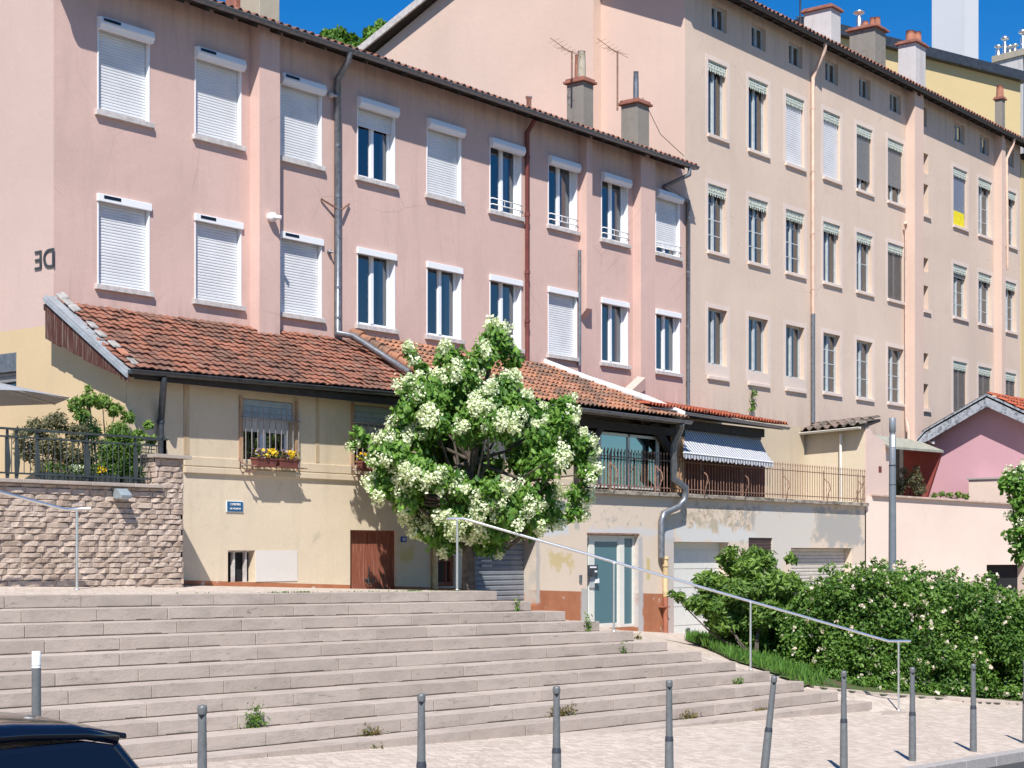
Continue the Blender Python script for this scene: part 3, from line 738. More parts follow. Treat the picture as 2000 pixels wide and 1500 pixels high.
# ------------------------------------------------------------------ tall beige building
bb_ = thing('beige_building', 'tall salmon beige building with pale window surrounds and fretwork lambrequins', 'building', (46, 28, -2))
UB0 = UE; UB1 = U(1993, VF); BG = 14.70; BV = VF-.46
bc = [(1383, 1420), (1462, 1500), (1535, 1571), (1608, 1641), (1673, 1704), (1734, 1765), (1862, 1889), (1911, 1937), (1964, 1985)]
rows = [(11.02, 12.98), (7.95, 9.72), (4.72, 6.46)]
ops = []; specs = []
att = [(1390, 1420), (1468, 1496), (1541, 1567), (1612, 1637), (1678, 1700), (1738, 1760), (1804, 1810), (1864, 1884), (1914, 1932), (1965, 1980)]
for a, b in att:
    ops.append((U(a, VF), U(b, VF), 13.86, 14.50, .22))
R1 = [dict(kind='open', fmat='frame_grey', curtain=[(.70, .82, 'curtain_tan')]), dict(kind='open', fmat='frame_grey', curtain=[(.70, .82, 'curtain_tan')]), dict(kind='open', shut=1, smat='shutter_white'), dict(kind='open', shut=1, smat='shutter_white'),
      dict(kind='open', shut=.80, smat='shutter_grey'), dict(kind='open', shut=.72, smat='shutter_grey'), dict(kind='open', shut=.78, smat='shutter_blue', yellow=True), dict(kind='open', cross=3, curtain=[(.1, .95, 'curtain')]), dict(kind='open', cross=3, curtain=[(.1, .95, 'curtain')])]
R2 = [dict(kind='open', cross=3)]*3+[dict(kind='open', curtain=[(.3, .7, 'curtain')]), dict(kind='open', cross=1, curtain=[(.4, .8, 'curtain')]), dict(kind='open', shut=1, smat='louvre'),
      dict(kind='open', cross=3, shut=.22, smat='shutter_grey', curtain=[(.2, .8, 'curtain')]), dict(kind='open', cross=3, curtain=[(.3, .9, 'curtain')]), dict(kind='open', cross=3)]
R3 = [dict(kind='open', curtain=[(.85, 1, 'curtain')])]*3+[dict(kind='open', cross=3, curtain=[(.7, .9, 'curtain_tan')]), dict(kind='open', cross=2, curtain=[(.4, .9, 'curtain')]), dict(kind='open', cross=3, curtain=[(.1, .9, 'curtain')])]+[dict(kind='open', shut=1, smat='louvre')]*3
for (a, b), r1, r2, r3 in zip(bc, R1, R2, R3):
    i = bc.index((a, b)); ua, ub = U(a, VF), U(b, VF)
    for ri, (rz, rr) in enumerate(zip(rows, (r1, r2, r3))):
        z0 = rz[0]
        zs = None
        if ri == 2 and i < 3: z0, zs = 4.97, 4.66
        ops.append((ua, ub, z0, rz[1], .32)); specs.append((ua, ub, z0, rz[1], rr, (.30 if not (ri == 2 and i < 6) else 0), zs))
slots = [(13.0, 12.35), (12.0, 11.05), (9.6, 9.15), (8.7, 7.95), (6.5, 6.0), (5.5, 4.72)]
su0 = U(1804, VF)
for z1, z0 in slots: ops.append((su0, su0+.36, z0, z1, .3))
mb = MB(); facade(mb, UB0, UB1, -2.8, 14.95, VF, ops)
mb.quad((UB1, VF, -2.8), (UB1, 33.9, -2.8), (UB1, 33.9, 14.95), (UB1, VF, 14.95))
part('wall', mb, M['beige'], bb_)
# gable side: the front third is set back from the rest
vm = V(1174, UB0); VB = 33.9; Ub = UB0-.35
zt = lambda v: BG+.0+(v-BV)*.43 if v < 28.35 else BG+(28.35-BV)*.43-(v-28.35)*.43
mb2 = MB(); mb2.poly([(Ub, vm, 0), (Ub, VB, 0), (Ub, VB, zt(VB)), (Ub, 28.35, zt(28.35)), (Ub, vm, zt(vm))]); mb2.quad((Ub, vm, 0), (UB0, vm, 0), (UB0, vm, zt(vm)), (Ub, vm, zt(vm)))
mb2.poly([(UB0, VF, 0), (UB0, vm, 0), (UB0, vm, zt(vm)), (UB0, VF, zt(VF))])
part('gable_wall', mb2, M['salmon'], bb_)
for n_, (ua, ub, z0, z1, rr, sc_, zs) in enumerate(specs):
    kw = dict(rr); kd = kw.pop('kind'); fm = kw.pop('fmat', 'frame_grey')
    window(bb_, ua, ub, z0, z1, VF, kd, rec=.15, fmat=fm, lining=False, scal=sc_, sill='beige_trim', band=.13, zsill=zs, sout=.065, **kw)
for a, b in att:
    ua, ub = U(a, VF), U(b, VF)
    w_ = part('attic_window', casement(ua+.003, ub-.003, 13.87, 14.495, VF+.11, fr=.05, mull=.07), M['frame_grey'], bb_)
    part('pane', pane_mb(ua, ub, 13.87, 14.49, VF+.14), M['glass'], w_)
for z1, z0 in slots:
    part('slit_window', MB().box(su0+.003, su0+.357, VF+.24, VF+.26, z0, z1), M['louvre'], bb_)
mb = MB()
for z in (10.98, 7.88, 4.66): mb.box(su0-.08, su0+.50, VF-.07, VF+.01, z-.07, z)
part('sill', mb, M['beige_trim'], bb_)
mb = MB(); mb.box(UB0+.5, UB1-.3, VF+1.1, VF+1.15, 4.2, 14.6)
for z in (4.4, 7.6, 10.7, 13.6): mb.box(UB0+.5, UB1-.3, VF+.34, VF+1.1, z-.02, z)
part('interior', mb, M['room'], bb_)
def bpil(p0, p1, dep, z0=-2, z1=14.9): return MB().box(U(p0, VF-dep), U(p1, VF-dep), VF-dep, VF+.002, z0, z1)
part('pilaster', bpil(1787, 1804, .30), M['salmon'], bb_); part('pilaster', bpil(1957, 1964, .28), M['salmon'], bb_)
mb = MB(); mb.prism([(UB0-.62, BV+.06, BG+.02), (UB0-.62, 28.35, BG+.02+(28.35-BV)*.43), (UB0-.62, 34.4, BG+.02), (UB0-.62, 34.4, BG-.08), (UB0-.62, 28.35, BG-.10+(28.35-BV)*.43), (UB0-.62, BV+.06, BG-.08)], (UB1-UB0+.82, 0, 0))
broof = part('roof', mb, M['dark_wood'], bb_)
mb = MB(); tiles(mb, (UB0-.66, BV, BG+.03), (UB1+.2, BV, BG+.03), (UB0-.66, BV+1.6, BG+.03+.69), (UB1+.2, BV+1.6, BG+.72), 104, 4, .06, 'canal')
tiles(mb, (UB0-.66, BV+1.6, BG+.72), (UB1+.2, BV+1.6, BG+.72), (UB0-.66, 28.35, BG+.06+(28.35-BV)*.43), (UB1+.2, 28.35, BG+.06+(28.35-BV)*.43), 60, 8, .06, 'canal', seg=4)
part('tiles', mb, M['tile_old'], broof)
mb = MB()
for s_, e_ in (((BV+.05, BG+.06), (28.35, BG+.09+(28.35-BV)*.43)), ((28.35, BG+.09+(28.35-BV)*.43), (34.4, BG+.1))):
    mb.prism([(UB0-.70, s_[0], s_[1]-.16), (UB0-.70, e_[0], e_[1]-.16), (UB0-.70, e_[0], e_[1]+.06), (UB0-.70, s_[0], s_[1]+.06)], (.07, 0, 0))
part('verge_board', mb, M['sill_stone'], broof)
u = UB0
while u < UB1: part('rafter', MB().prism([(u, VF-.01, BG+.06), (u, BV+.1, BG-.16), (u, BV+.1, BG-.08), (u, VF-.01, BG+.13)], (.09, 0, 0)), M['dark_wood'], broof); u += .55
mb = MB(); gutter(mb, (UB0-.3, BV-.02, BG), (UB1+.2, BV-.02, BG), .07); part('gutter', mb, M['dark_zinc'], bb_)
def bpipe(pxt, pxw, zt_, zb_, mats, zs):
    x = PV(pxw, 400, VF-.09).x; xt = PV(pxt, 95, BV).x
    mb = MB(); mb.tube([(xt, BV, BG-.06), (xt, BV+.02, BG-.25), (x+.12, VF-.12, BG-.75), (x, VF-.09, BG-1.0), (x, VF-.09, zs)], .055, 10)
    for z in (12.8, 11, 9.2, 7.6): mb.tube([(x, VF-.09, z), (x, VF-.09, z+.05)], .066, 8)
    d = part('downpipe', mb, M['pipe_salmon'], bb_)
    part('lower_pipe', MB().tube([(x, VF-.09, zs), (x, VF-.09, zb_)], .062, 10), M['zinc'], d)
bpipe(1612, 1588, 0, 3.75, None, 6.9)
x = PV(1769, 600, VF-.09).x
mb = MB(); mb.tube([(x, VF-.09, 10.4), (x, VF-.09, 4.3), (x, VF-.14, 4.1), (x-.12, VF-.25, 3.85), (x-.12, VF-.25, 3.3)], [.03, .03, .05, .05, .05], 8); mb.tube([(x-.15, VF-.15, 10.45), (x, VF-.09, 10.35)], .05, 8)
part('downpipe', mb, M['pipe_salmon'], bb_)
x = PV(1955, 400, VF-.09).x; xt = PV(1981, 270, BV).x
mb = MB(); mb.tube([(xt, BV, BG-.06), (xt, BV+.05, BG-.3), (x, VF-.3, BG-.8), (x, VF-.33, 10)], .05, 8); part('downpipe', mb, M['pipe_salmon'], bb_)
chimney(broof, 1570, 1623, 1642, 14, 24.3, 15, M['white_ch'], capo=.08)
chimney(broof, 1659, 1709, 1730, 52, 24.3, 15, M['grey_ch'], pots=[(.3, .75, .62, .11, 'cowl'), (.3, .5, .2, .1, 'terracotta'), (.5, .3, .32, .1, 'terracotta'), (.5, .12, .3, .1, 'terracotta')], capo=.1)
chimney(broof, 1754, 1788, 1808, 82, 24.3, 15, M['white_ch'], pots=[(.35, .5, .38, .16, 'terracotta'), (.6, .25, .36, .14, 'terracotta')], capo=.09)
chimney(broof, 1943, 1957, 1963, 193, 23.9, 14.9, M['grey_ch'], pots=[(.5, .5, .42, .13, 'terracotta')], capo=.06)
# left rear chimney at the gable foot (seen at the top edge)
p = at(822, -8, 50); part('chimney', MB().box(p.x, p.x+.8, p.y-.8, p.y, 14, 17.6), M['tan_ch'], broof)
# ------------------------------------------------------------------ low yellow building in front
yb = thing('yellow_building', 'low cream yellow building with tiled roofs, garage doors and peeling plaster', 'building', (24, 21.3, -1))
t, _ = plaster('peeling_cream_plaster', (.65, .54, .405), .36, .40, dcol=(.40, .34, .25)); c = t.c
sp = t.sep(); x_, z_ = sp.outputs[0], sp.outputs[2]
X = lambda px: U(px, VY)
Zy = lambda py, px: ZV(py, px, VY)
# paler towards the right
c = t.mix(t.ramp(x_, X(980), X(1100), 0, .75), c, (.66, .54, .44))
def patch(c, px0, px1, py0, py1, col, wob=.25, soft=.05, ws=2.5, k=1., only=None):
    m = t.boxm(X(px0), X(px1), Zy(py1, px0), Zy(py0, px0), soft, wob, ws)
    if only is not None: m = t.math('MULTIPLY', m, only)
    return t.mix(t.math('MULTIPLY', m, k), c, col)
flk = t.ramp(t.noise(3.0, 7, .72, dist=.8, off=2), .50, .54)
flk2 = t.ramp(t.noise(4.5, 7, .72, dist=.8, off=8), .56, .60)
gz = (.36, .33, .30)
c = patch(c, 1330, 1500, 985, 1035, (.34, .25, .15), .4, .08, 2.2, .8, t.ramp(t.noise(5.5, 7, .75, dist=1.2, off=14), .53, .56))
c = patch(c, 1590, 1680, 985, 1060, (.50, .41, .28), .8, .08, 2.2, .9, t.ramp(t.noise(3.5, 7, .75, dist=1.2, off=19), .50, .53))
c = patch(c, 1150, 1260, 985, 1030, gz, .3, .08, 2.5, .8, flk2)
c = patch(c, 1330, 1480, 985, 1040, (.45, .38, .28), .15, .05, 2.5, .9, flk)
c = patch(c, 1420, 1678, 985, 1060, (.40, .36, .32), .3, .08, 2.0, .9, flk)
c = patch(c, 1320, 1560, 1030, 1060, (.60, .58, .55), .6, .06, 1.4)
c = patch(c, 1480, 1590, 990, 1110, (.58, .53, .47), 1.1, .15, 1.0)
c = patch(c, 1590, 1680, 1000, 1060, (.38, .36, .33), 1.0, .1, 1.3)
c = patch(c, 1035, 1110, 1024, 1046, (.57, .565, .55), .12, .04)
c = patch(c, 1150, 1290, 1030, 1044, (.59, .55, .53), .12, .04)
c = patch(c, 1296, 1316, 1030, 1062, (.50, .50, .51), .2, .05)
c = patch(c, 786, 812, 1068, 1112, (.56, .45, .22), .55, .08, 1.6)
c = patch(c, 1080, 1118, 1078, 1112, (.56, .44, .24), .7, .05, 1.8)
c = patch(c, 1263, 1270, 1090, 1132, (.56, .44, .22), .05, .03, 3)
c = patch(c, 607, 620, 1046, 1058, (.40, .36, .28), .35, .08, 3, .8)
c = patch(c, 1122, 1132, 1018, 1034, (.42, .39, .33), .05, .03, 4)
# red plinth
zp = t.math('ADD', t.math('MULTIPLY', x_, -.035), .185)
pl = t.math('LESS_THAN', z_, zp)
dmg = t.ramp(t.noise(2.6, 6, .7, off=6), .62, .65)
pc_ = t.mix(t.ramp(t.noise(3, 4), .3, .7), (.33, .125, .065), (.42, .18, .095))
pc_ = t.mix(dmg, pc_, (.52, .42, .36))
c = t.mix(pl, c, pc_)
c = patch(c, 1134, 1150, 1150, 1260, (.42, .40, .38), .12, .03)
c = patch(c, 1246, 1256, 1050, 1260, (.45, .42, .41), .12, .03)
c = patch(c, 1300, 1318, 1050, 1260, (.50, .45, .42), .12, .03, 2.5, .8)
c = patch(c, 1046, 1054, 1056, 1180, (.44, .40, .36), .08, .03)
c = t.mix(t.math('MULTIPLY', t.boxm(X(365), X(372), -1, 3, .1, .1), 0.), c, gz)
t.set(t.b.inputs['Base Color'], c); M['peel'] = t.m
_, M['cream_top'] = plaster('stained_cream_plaster', (.60, .49, .355), .40, .42, dcol=(.35, .27, .17))
# openings: left px, right px, top py, bottom py, recess
def op(a, b, pt_, pb, rec, ref=None): r = ref or a; return (X(a), X(b), Zy(pb, r), Zy(pt_, r), rec)
O = dict(cellar=op(445, 498, 1075, 1137, .18), door=op(684, 776, 1035, 1158, .16), hatch=op(848, 888, 1085, 1146, .12), garage=op(905, 1047, 1051, 1190, .45), entry=op(1147, 1247, 1043, 1231, .12),
         gar2=op(1316, 1424, 1058, 1245, .35), small=op(1462, 1509, 1050, 1085, .15), gar3=op(1545, 1664, 1070, 1260, .35))
top = dict(w1=op(474, 574, 777, 905, .20), w2=op(691, 786, 789, 915, .20))
ZL = 1.40; XC = X(1120)
mb = MB(); facade(mb, U0, 42.62, -2.9, ZL, VY, list(O.values()))
part('wall', mb, M['peel'], yb)
mb = MB(); facade(mb, U0, XC, ZL, 3.02, VY, list(top.values()))
mb.quad((XC, VY, ZL), (XC, VF, ZL), (XC, VF, 3.3), (XC, VY, 3.02))
part('wall', mb, M['cream_top'], yb)
sidez = lambda v: 2.86+(v-20.95)*(4.17-2.86)/(23.1-20.95)-.05
mb = MB(); mb.poly([(U0-.003, VY, -.8), (U0-.003, VF+.01, -.8), (U0-.003, VF+.01, sidez(VF)), (U0-.003, VY, sidez(VY))])
part('wall', mb, M['ochre'], yb)
mb = MB(); mb.box(X(358), XC-.05, VY-.05, VY+.002, 1.32, 1.43); mb.box(X(358), XC-.05, VY-.028, VY+.002, 1.44, 1.60)
part('ledge', mb, M['cream_top'], yb, .012)
t = NT('mossy_slab_edge'); c = t.mix(t.ramp(t.noise(4, 6, .7, stretch=(1, 1, 3)), .4, .65), (.42, .36, .29), (.09, .075, .06)); t.bump(t.noise(20, 4), .5, .02); M['slab'] = t.done(c, .9)
mb = MB(); mb.box(XC-.05, 42.62, VY-.13, VY+.01, 1.30, 1.40); mb.box(XC-.05, 42.6, VY+.01, VF, 1.30, 1.395)
part('terrace_slab', mb, M['slab'], yb, .012)
# faint timber stains on the upper wall
mb = MB()
wt_ = wood('faded_timber_under_paint', (.52, .40, .26), (.36, .25, .16))
for px, w in ((364, .12), (620, .08)):
    part('timber_strip', MB().box(X(px)-w/2, X(px)+w/2, VY-.008, VY+.001, 1.62, 2.96), wt_, yb)
# cellar window, plaster patch
o_ = O['cellar']; f = MB(); f.box(o_[0], o_[1], VY+.10, VY+.16, o_[3]-.03, o_[3]-.001)
for fr in (.34, .78): f.box(o_[0]+(o_[1]-o_[0])*fr-.022, o_[0]+(o_[1]-o_[0])*fr+.022, VY+.08, VY+.14, o_[2], o_[3]-.03)
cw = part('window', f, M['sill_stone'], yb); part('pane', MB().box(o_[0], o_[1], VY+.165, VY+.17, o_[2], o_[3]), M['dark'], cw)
part('wall_patch', MB().box(X(499), X(580), VY-.012, VY+.001, Zy(1136, 499), Zy(1075, 499)), plaster('fresh_white_plaster', (.66, .61, .57), .1, .05)[1], yb)
# wooden double door
o_ = O['door']; f = MB(); m = o_[0]+(o_[1]-o_[0])*.47; w_ = (o_[1]-o_[0])
for a, b in ((o_[0]+.03, m-.006), (m+.006, o_[1]-.03)):
    n = 5; 
    for q in range(n): f.box(a+(b-a)*q/n+.003, a+(b-a)*(q+1)/n-.003, VY+.13, VY+.155, o_[2], o_[3]-.04)
d_ = part('door', f, M['door_wood'], yb, .003)
f = MB(); f.box(o_[0], o_[0]+.03, VY+.08, VY+.16, o_[2], o_[3]); f.box(o_[1]-.03, o_[1], VY+.08, VY+.16, o_[2], o_[3]); f.box(o_[0]+.03, o_[1]-.03, VY+.08, VY+.16, o_[3]-.04, o_[3]); f.box(o_[0], o_[1], VY+.156, VY+.165, o_[2], o_[3]); part('door_frame', f, M['door_wood'], d_)
f = MB(); zc_ = o_[2]+.22; f.box(m-.09, m+.16, VY+.115, VY+.13, zc_, zc_+.03); f.tube([(m-.09, VY+.10, zc_-.03), (m-.02, VY+.09, zc_-.07), (m+.07, VY+.09, zc_-.07), (m+.15, VY+.10, zc_-.02)], .012, 6); f.tube([(m+.01, VY+.11, zc_-.06), (m+.01, VY+.11, zc_+.26)], .012, 6); part('bolt', f, M['iron'], d_)
# red hatch with two bars
o_ = O['hatch']; f = MB(); b = .07
f.box(o_[0], o_[1], VY+.04, VY+.11, o_[3]-.12, o_[3]-.002); f.box(o_[0], o_[0]+b, VY+.05, VY+.11, o_[2], o_[3]-.12); f.box(o_[1]-b, o_[1], VY+.05, VY+.11, o_[2], o_[3]-.12); f.box(o_[0]+b, o_[1]-b, VY+.05, VY+.11, o_[2], o_[2]+.09)
x = o_[0]+(o_[1]-o_[0])*.62; f.tube([(x, VY+.05, o_[2]+.09), (x, VY+.05, o_[3]-.12)], .03, 8)
hw = part('window', f, M['door_wood'], yb, .006); part('pane', MB().box(o_[0]+.01, o_[1]-.01, VY+.112, VY+.118, o_[2], o_[3]), simple('dusty_dark_pane', (.06, .035, .03), .4), hw)
mb = MB(); x = X(845); mb.tube([(x, VY-.06, Zy(1150, 845)), (x, VY-.06, Zy(1078, 845))], .06, 10); mb.tube([(x, VY-.06, Zy(1078, 845)), (x, VY-.06, Zy(1040, 845))], .045, 10); mb.tube([(x, VY-.06, .28), (x, VY-.06, .34)], .07, 10); mb.box(x-.10, x+.08, VY-.03, VY+.001, .0, .025)
part('downpipe', mb, M['pipe_cream'], yb)
# garage doors
def roller(o_, rec, mat, name, pitch, out):
    return part(name, slats(o_[0]+.01, o_[1]-.01, o_[2]-.2, o_[3]-.005, VY+rec, pitch, out), mat, yb)
t = NT('grey_roller_door'); c = t.mix(t.ramp(t.noise(3, 5, .6), .3, .7), (.17, .185, .20), (.24, .25, .27)); M['gar_grey'] = t.done(c, .55, .1)
g1 = roller(O['garage'], .34, M['gar_grey'], 'garage_door', .105, .022)
o_ = O['garage']; p = PV(950, 1100, VY+.31); f = MB()
for dz in (.05, -.05): f.box(p.x-.17, p.x+.17, VY+.30, VY+.316, p.z+dz-.022, p.z+dz+.022)
part('letter_slot', f, M['sill_stone'], g1)
f = MB(); f.box(O['garage'][0]-.05, O['garage'][1]+.04, VY-.02, VY+.02, O['garage'][3], O['garage'][3]+.035); part('lintel_edge', f, M['rust'], yb)
mw = simple('white_sectional_door', (.66, .64, .59), .45, var=.04)
g2 = part('garage_door', MB().box(0, 0.01, 0, .01, 0, .01), mw, yb)
f = MB(); o_ = O['gar2']; z = o_[2]-.2
while z < o_[3]: f.box(o_[0]+.01, o_[1]-.01, VY+.26, VY+.30, z+.006, min(z+.44, o_[3])); z += .45
f.box(o_[0]+.01, o_[1]-.01, VY+.275, VY+.30, o_[2]-.2, o_[3]); g2.data = f.mesh('garage_door', mw)
f = MB(); p = PV(1343, 1230, VY+.26); f.tube([p+Vector((-.05, -.02, .03)), p+Vector((-.06, -.03, -.03)), p+Vector((0, -.04, -.06)), p+Vector((.05, -.03, -.02)), p+Vector((.05, -.02, .03)), p+Vector((-.05, -.02, .03))], .012, 6); part('handle', f, M['iron'], g2)
f = slats(O['gar3'][0]+.01, O['gar3'][1]-.01, O['gar3'][2]-.2, O['gar3'][3]-.005, VY+.24, .09, .02); part('garage_door', f, simple('beige_roller_door', (.50, .46, .40), .6), yb)
f = MB(); o_ = O['small']; f.box(o_[0]+.005, o_[1]-.005, VY+.05, VY+.08, o_[2]+.005, o_[3]-.005)
for q in range(1, 6): f.box(o_[0], o_[1], VY+.035, VY+.05, o_[2]+(o_[3]-o_[2])*q/6-.02, o_[2]+(o_[3]-o_[2])*q/6)
part('vent_grille', f, simple('brown_grille', (.10, .06, .05), .6), yb)
# glazed entry door
o_ = O['entry']; a, b, z0, z1 = o_[:4]; W_ = b-a; v = VY+.10
f = MB(); fm = M['entry_frame'] = simple('cream_door_frame', (.68, .66, .60), .4, var=.03)
xs = [(0, .02), (.10, .19), (.19, .215), (.66, .685), (.685, .79), (.96, 1.0)]
for s0, s1 in xs: f.box(a+W_*s0, a+W_*s1, v+(0 if (s1-s0) > .05 else .01), v+.06, z0+.01, z1-.02)
f.box(a+W_*.215, a+W_*.66, v+.01, v+.055, z1-.16, z1-.02); f.box(a+W_*.215, a+W_*.66, v+.01, v+.055, z0+.01, z0+.12)
for s0, s1 in ((.02, .10), (.79, .96)): f.box(a+W_*s0, a+W_*s1, v+.01, v+.05, z1-.08, z1-.02); f.box(a+W_*s0, a+W_*s1, v+.01, v+.05, z0+.01, z0+.08)
ed = part('entry_door', f, fm, yb, .004)
f = MB()
for s0, s1 in ((.215, .66), (.02, .10), (.79, .96)): f.box(a+W_*s0, a+W_*s1, v+.03, v+.036, z0+.08, z1-.08)
part('pane', f, M['door_glass'], ed)
f = MB().box(a+W_*.02, a+W_*.20, v-.10, v, z0+1.18, z0+1.42); part('letter_box', f, M['dark_zinc'], ed, .008)
f = MB().box(a+W_*.05, a+W_*.17, v-.104, v-.10, z0+1.355, z0+1.39); f.box(a+W_*.14, a+W_*.185, v-.106, v-.10, z0+1.26, z0+1.30); part('name_plate', f, M['white'], ed)
f = MB().box(a+W_*.10, a+W_*.19, v-.03, v, z0+.92, z0+1.16); part('lock_plate', f, M['frame_grey'], ed, .005)
f = MB().box(a+W_*.19, a+W_*.26, v-.06, v-.02, z0+1.02, z0+1.12); part('handle', f, M['white'], ed, .006)
f = MB().box(X(1133)-.045, X(1133)+.045, VY-.03, VY, Zy(1138, 1133), Zy(1123, 1133)); part('intercom', f, M['zinc'], yb, .008)
f = MB().box(a-.02, b+.02, VY-.012, VY+.03, z1-.01, z1+.03); part('lintel_edge', f, M['rust'], yb)
# barred windows with roller blinds
for nm in ('w1', 'w2'):
    a, b, z0, z1 = top[nm][:4]
    f = casement(a+.01, b-.01, z0+.01, z1-.02, VY+.14, fr=.05, mull=.10); w_ = part('window', f, M['white'], yb)
    part('pane', pane_mb(a+.01, b-.01, z0, z1, VY+.17), M['glass'], w_)
    part('curtain', curtain_mb(a+.04, b-.04, z0+.56, z0+.80, VY+.095), M['curtain'], w_)
    part('blind', slats(a+.015, b-.015, z1-.32, z1-.01, VY+.05, .08, .01), simple('pale_blue_blind_'+nm, (.30, .36, .40), .6), w_)
    part('blind', slats(a+.015, b-.015, z0+.80, z1-.32, VY+.10, .05, .01), M['shutter_grey'], w_)
    f = MB(); n = 10; gv = VY-.10
    for q in range(n): x = a-.02+(b-a+.04)*q/(n-1); f.tube([(x, gv, z0-.06), (x, gv, z1-.22)], .0095, 6); f.tube([(x, gv, z1-.22), (x, gv, z1-.15)], [.012, .001], 6)
    for zz in (z0-.03, z1-.34): f.tube([(a-.06, VY, zz), (a-.04, gv, zz), (b+.04, gv, zz), (b+.06, VY, zz)], .012, 6)
    part('window_bars', f, M['rod'], w_)
    wp_ = wood('brown_side_post_'+nm, (.33, .19, .11), (.50, .36, .25))
    part('side_post', MB().box(a-.09, a-.015, VY-.03, VY+.02, z0-.1, z1+.02), wp_, w_); part('side_post', MB().box(b+.015, b+.09, VY-.03, VY+.02, z0-.1, z1+.02), wp_, w_)
    f = MB()
    for q in (a-.05, a+.09): f.tube([(q, VY, z0-.18), (q, VY-.28, z0-.10), (q, VY-.28, z0-.02)], .012, 6)
    f.tube([(a-.12, VY-.28, z0-.05), (b+.05, VY-.28, z0-.05)], .012, 6); f.tube([(a-.12, VY-.06, z0+.1), (a-.2, VY-.12, z0+.05), (a-.16, VY-.2, z0-.02), (a-.05, VY-.28, z0-.05)], .010, 6)
    part('flower_rack', f, M['rust'], w_)
# near-black sheets, interior darkness put into the colour
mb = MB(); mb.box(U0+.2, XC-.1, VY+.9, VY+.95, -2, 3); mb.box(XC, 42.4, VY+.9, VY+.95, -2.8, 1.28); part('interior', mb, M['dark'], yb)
# roofs
EV = 20.95
u1r = X(863)+.3 if False else 24.0
mb = MB(); e0, e1, r0, r1 = (U0-.22, EV-.02, 2.90), (u1r, EV-.02, 3.02), (U0-.22, VF, 4.19), (u1r, VF, 4.24)
r_ = part('roof', MB().prism([(U0-.2, EV, 2.84), (U0-.2, VF, 4.12), (U0-.2, VF, 4.02), (U0-.2, EV, 2.76)], (u1r-U0+.2, 0, .06)), M['dark_wood'], yb)
tiles(mb, e0, e1, r0, r1, 46, 13, .018, 'wave', thick=.018, lift=.014, jit=1.8); part('tiles', mb, M['tile_old'], r_)
e0, e1, r0, r1 = (24.0, 20.86, 3.15), (32.75, 20.86, 3.12), (24.0, VF, 4.36), (32.75, VF, 4.30)
hipu = U(1065, VF)
r2_ = part('roof', MB().add([(24.0, 20.9, 3.06), (32.7, 20.9, 3.04), (hipu, VF, 4.25), (24, VF, 4.28), (24.0, 20.9, 2.98), (32.7, 20.9, 2.96), (hipu, VF, 4.10), (24, VF, 4.12)], [(0, 1, 2, 3), (7, 6, 5, 4), (0, 4, 5, 1), (1, 5, 6, 2), (3, 7, 4, 0)]) or None, M['dark_wood'], yb) if False else None
f = MB(); f.add([(24.0, 20.9, 3.06), (32.7, 20.9, 3.04), (hipu, VF, 4.25), (24, VF, 4.28), (24.0, 20.9, 2.98), (32.7, 20.9, 2.96), (hipu, VF, 4.10), (24, VF, 4.12)], [(0, 1, 2, 3), (7, 6, 5, 4), (0, 4, 5, 1), (1, 5, 6, 2), (3, 7, 4, 0)])
r2_ = part('roof', f, M['dark_wood'], yb)
mb = MB(); hf = (32.75-hipu)/(32.75-24)
tiles(mb, e0, e1, r0, r1, 54, 11, .04, 'canal', skip=lambda a, b: a > 1.005-hf*b, thick=.016); part('tiles', mb, M['tile_mid'], r2_)
f = MB(); f.tube([(hipu-.1, VF-.02, 4.37), (hipu+.6, VF-.7, 4.0), (32.0, 21.55, 3.55), (32.7, 20.95, 3.20)], [.09, .10, .11, .10], 8); part('hip_flashing', f, simple('white_lead_flashing', (.62, .60, .58), .6, var=.2, bump=.4), r2_)
f = MB()
for q in range(9):
    a = Vector((23.98, VF-.03, 4.40)).lerp(Vector((23.98, 20.9, 3.24)), q/9); b = Vector((23.98, VF-.03, 4.40)).lerp(Vector((23.98, 20.9, 3.24)), (q+1.15)/9)
    f.cur = random.random(); f.tube([a+Vector((0, 0, .0)), b+Vector((0, 0, .03))], [.085, .11], 10)
part('verge_tile', f, M['tile_mid'], r2_)
# barge boards with planks and the loose pale tiles on the verge
bv = lambda px, py: PU(px, py, U0-.27)
T0, T1 = bv(88, 585), bv(250, 733); B0_, B1_ = bv(90, 659), bv(247, 744); Bm = bv(224, 741)
f = MB(); n = 11
for q in range(n):
    s0, s1 = q/n+.002, (q+1)/n-.002
    jit = random.uniform(-.03, .03)
    if q < n-1 or True:
        f.cur = random.random()
        ta, tb = T0.lerp(T1, s0), T0.lerp(T1, s1)
        za = B0_.lerp(Bm, min(1, s0/.93)) if s0 < .93 else Bm.lerp(B1_, (s0-.93)/.07); zb = B0_.lerp(Bm, min(1, s1/.93)) if s1 < .93 else Bm.lerp(B1_, (s1-.93)/.07)
        pa = Vector((ta.x, ta.y, za.z+jit)); pb = Vector((tb.x, tb.y, zb.z+jit)); f.prism([ta, tb, pb, pa], (.03+random.uniform(0, .01), 0, 0))
part('barge_board', f, M['barge_wood'], r_)
f = MB(); up = Vector((0, 0, .05)); f.prism([T0+up*.9, T1+up*.9, T1-up*.7, T0-up*.7], (-.035, 0, 0)); f.prism([T0+up, T1+up, T1+up*1.5, T0+up*1.5], (.22, 0, 0)); part('verge_flashing', f, simple('pale_verge_zinc', (.34, .36, .38), .5, .2, var=.2), r_)
lt_ = simple('lime_washed_tiles', (.33, .31, .29), .85, var=.3, bump=.4)
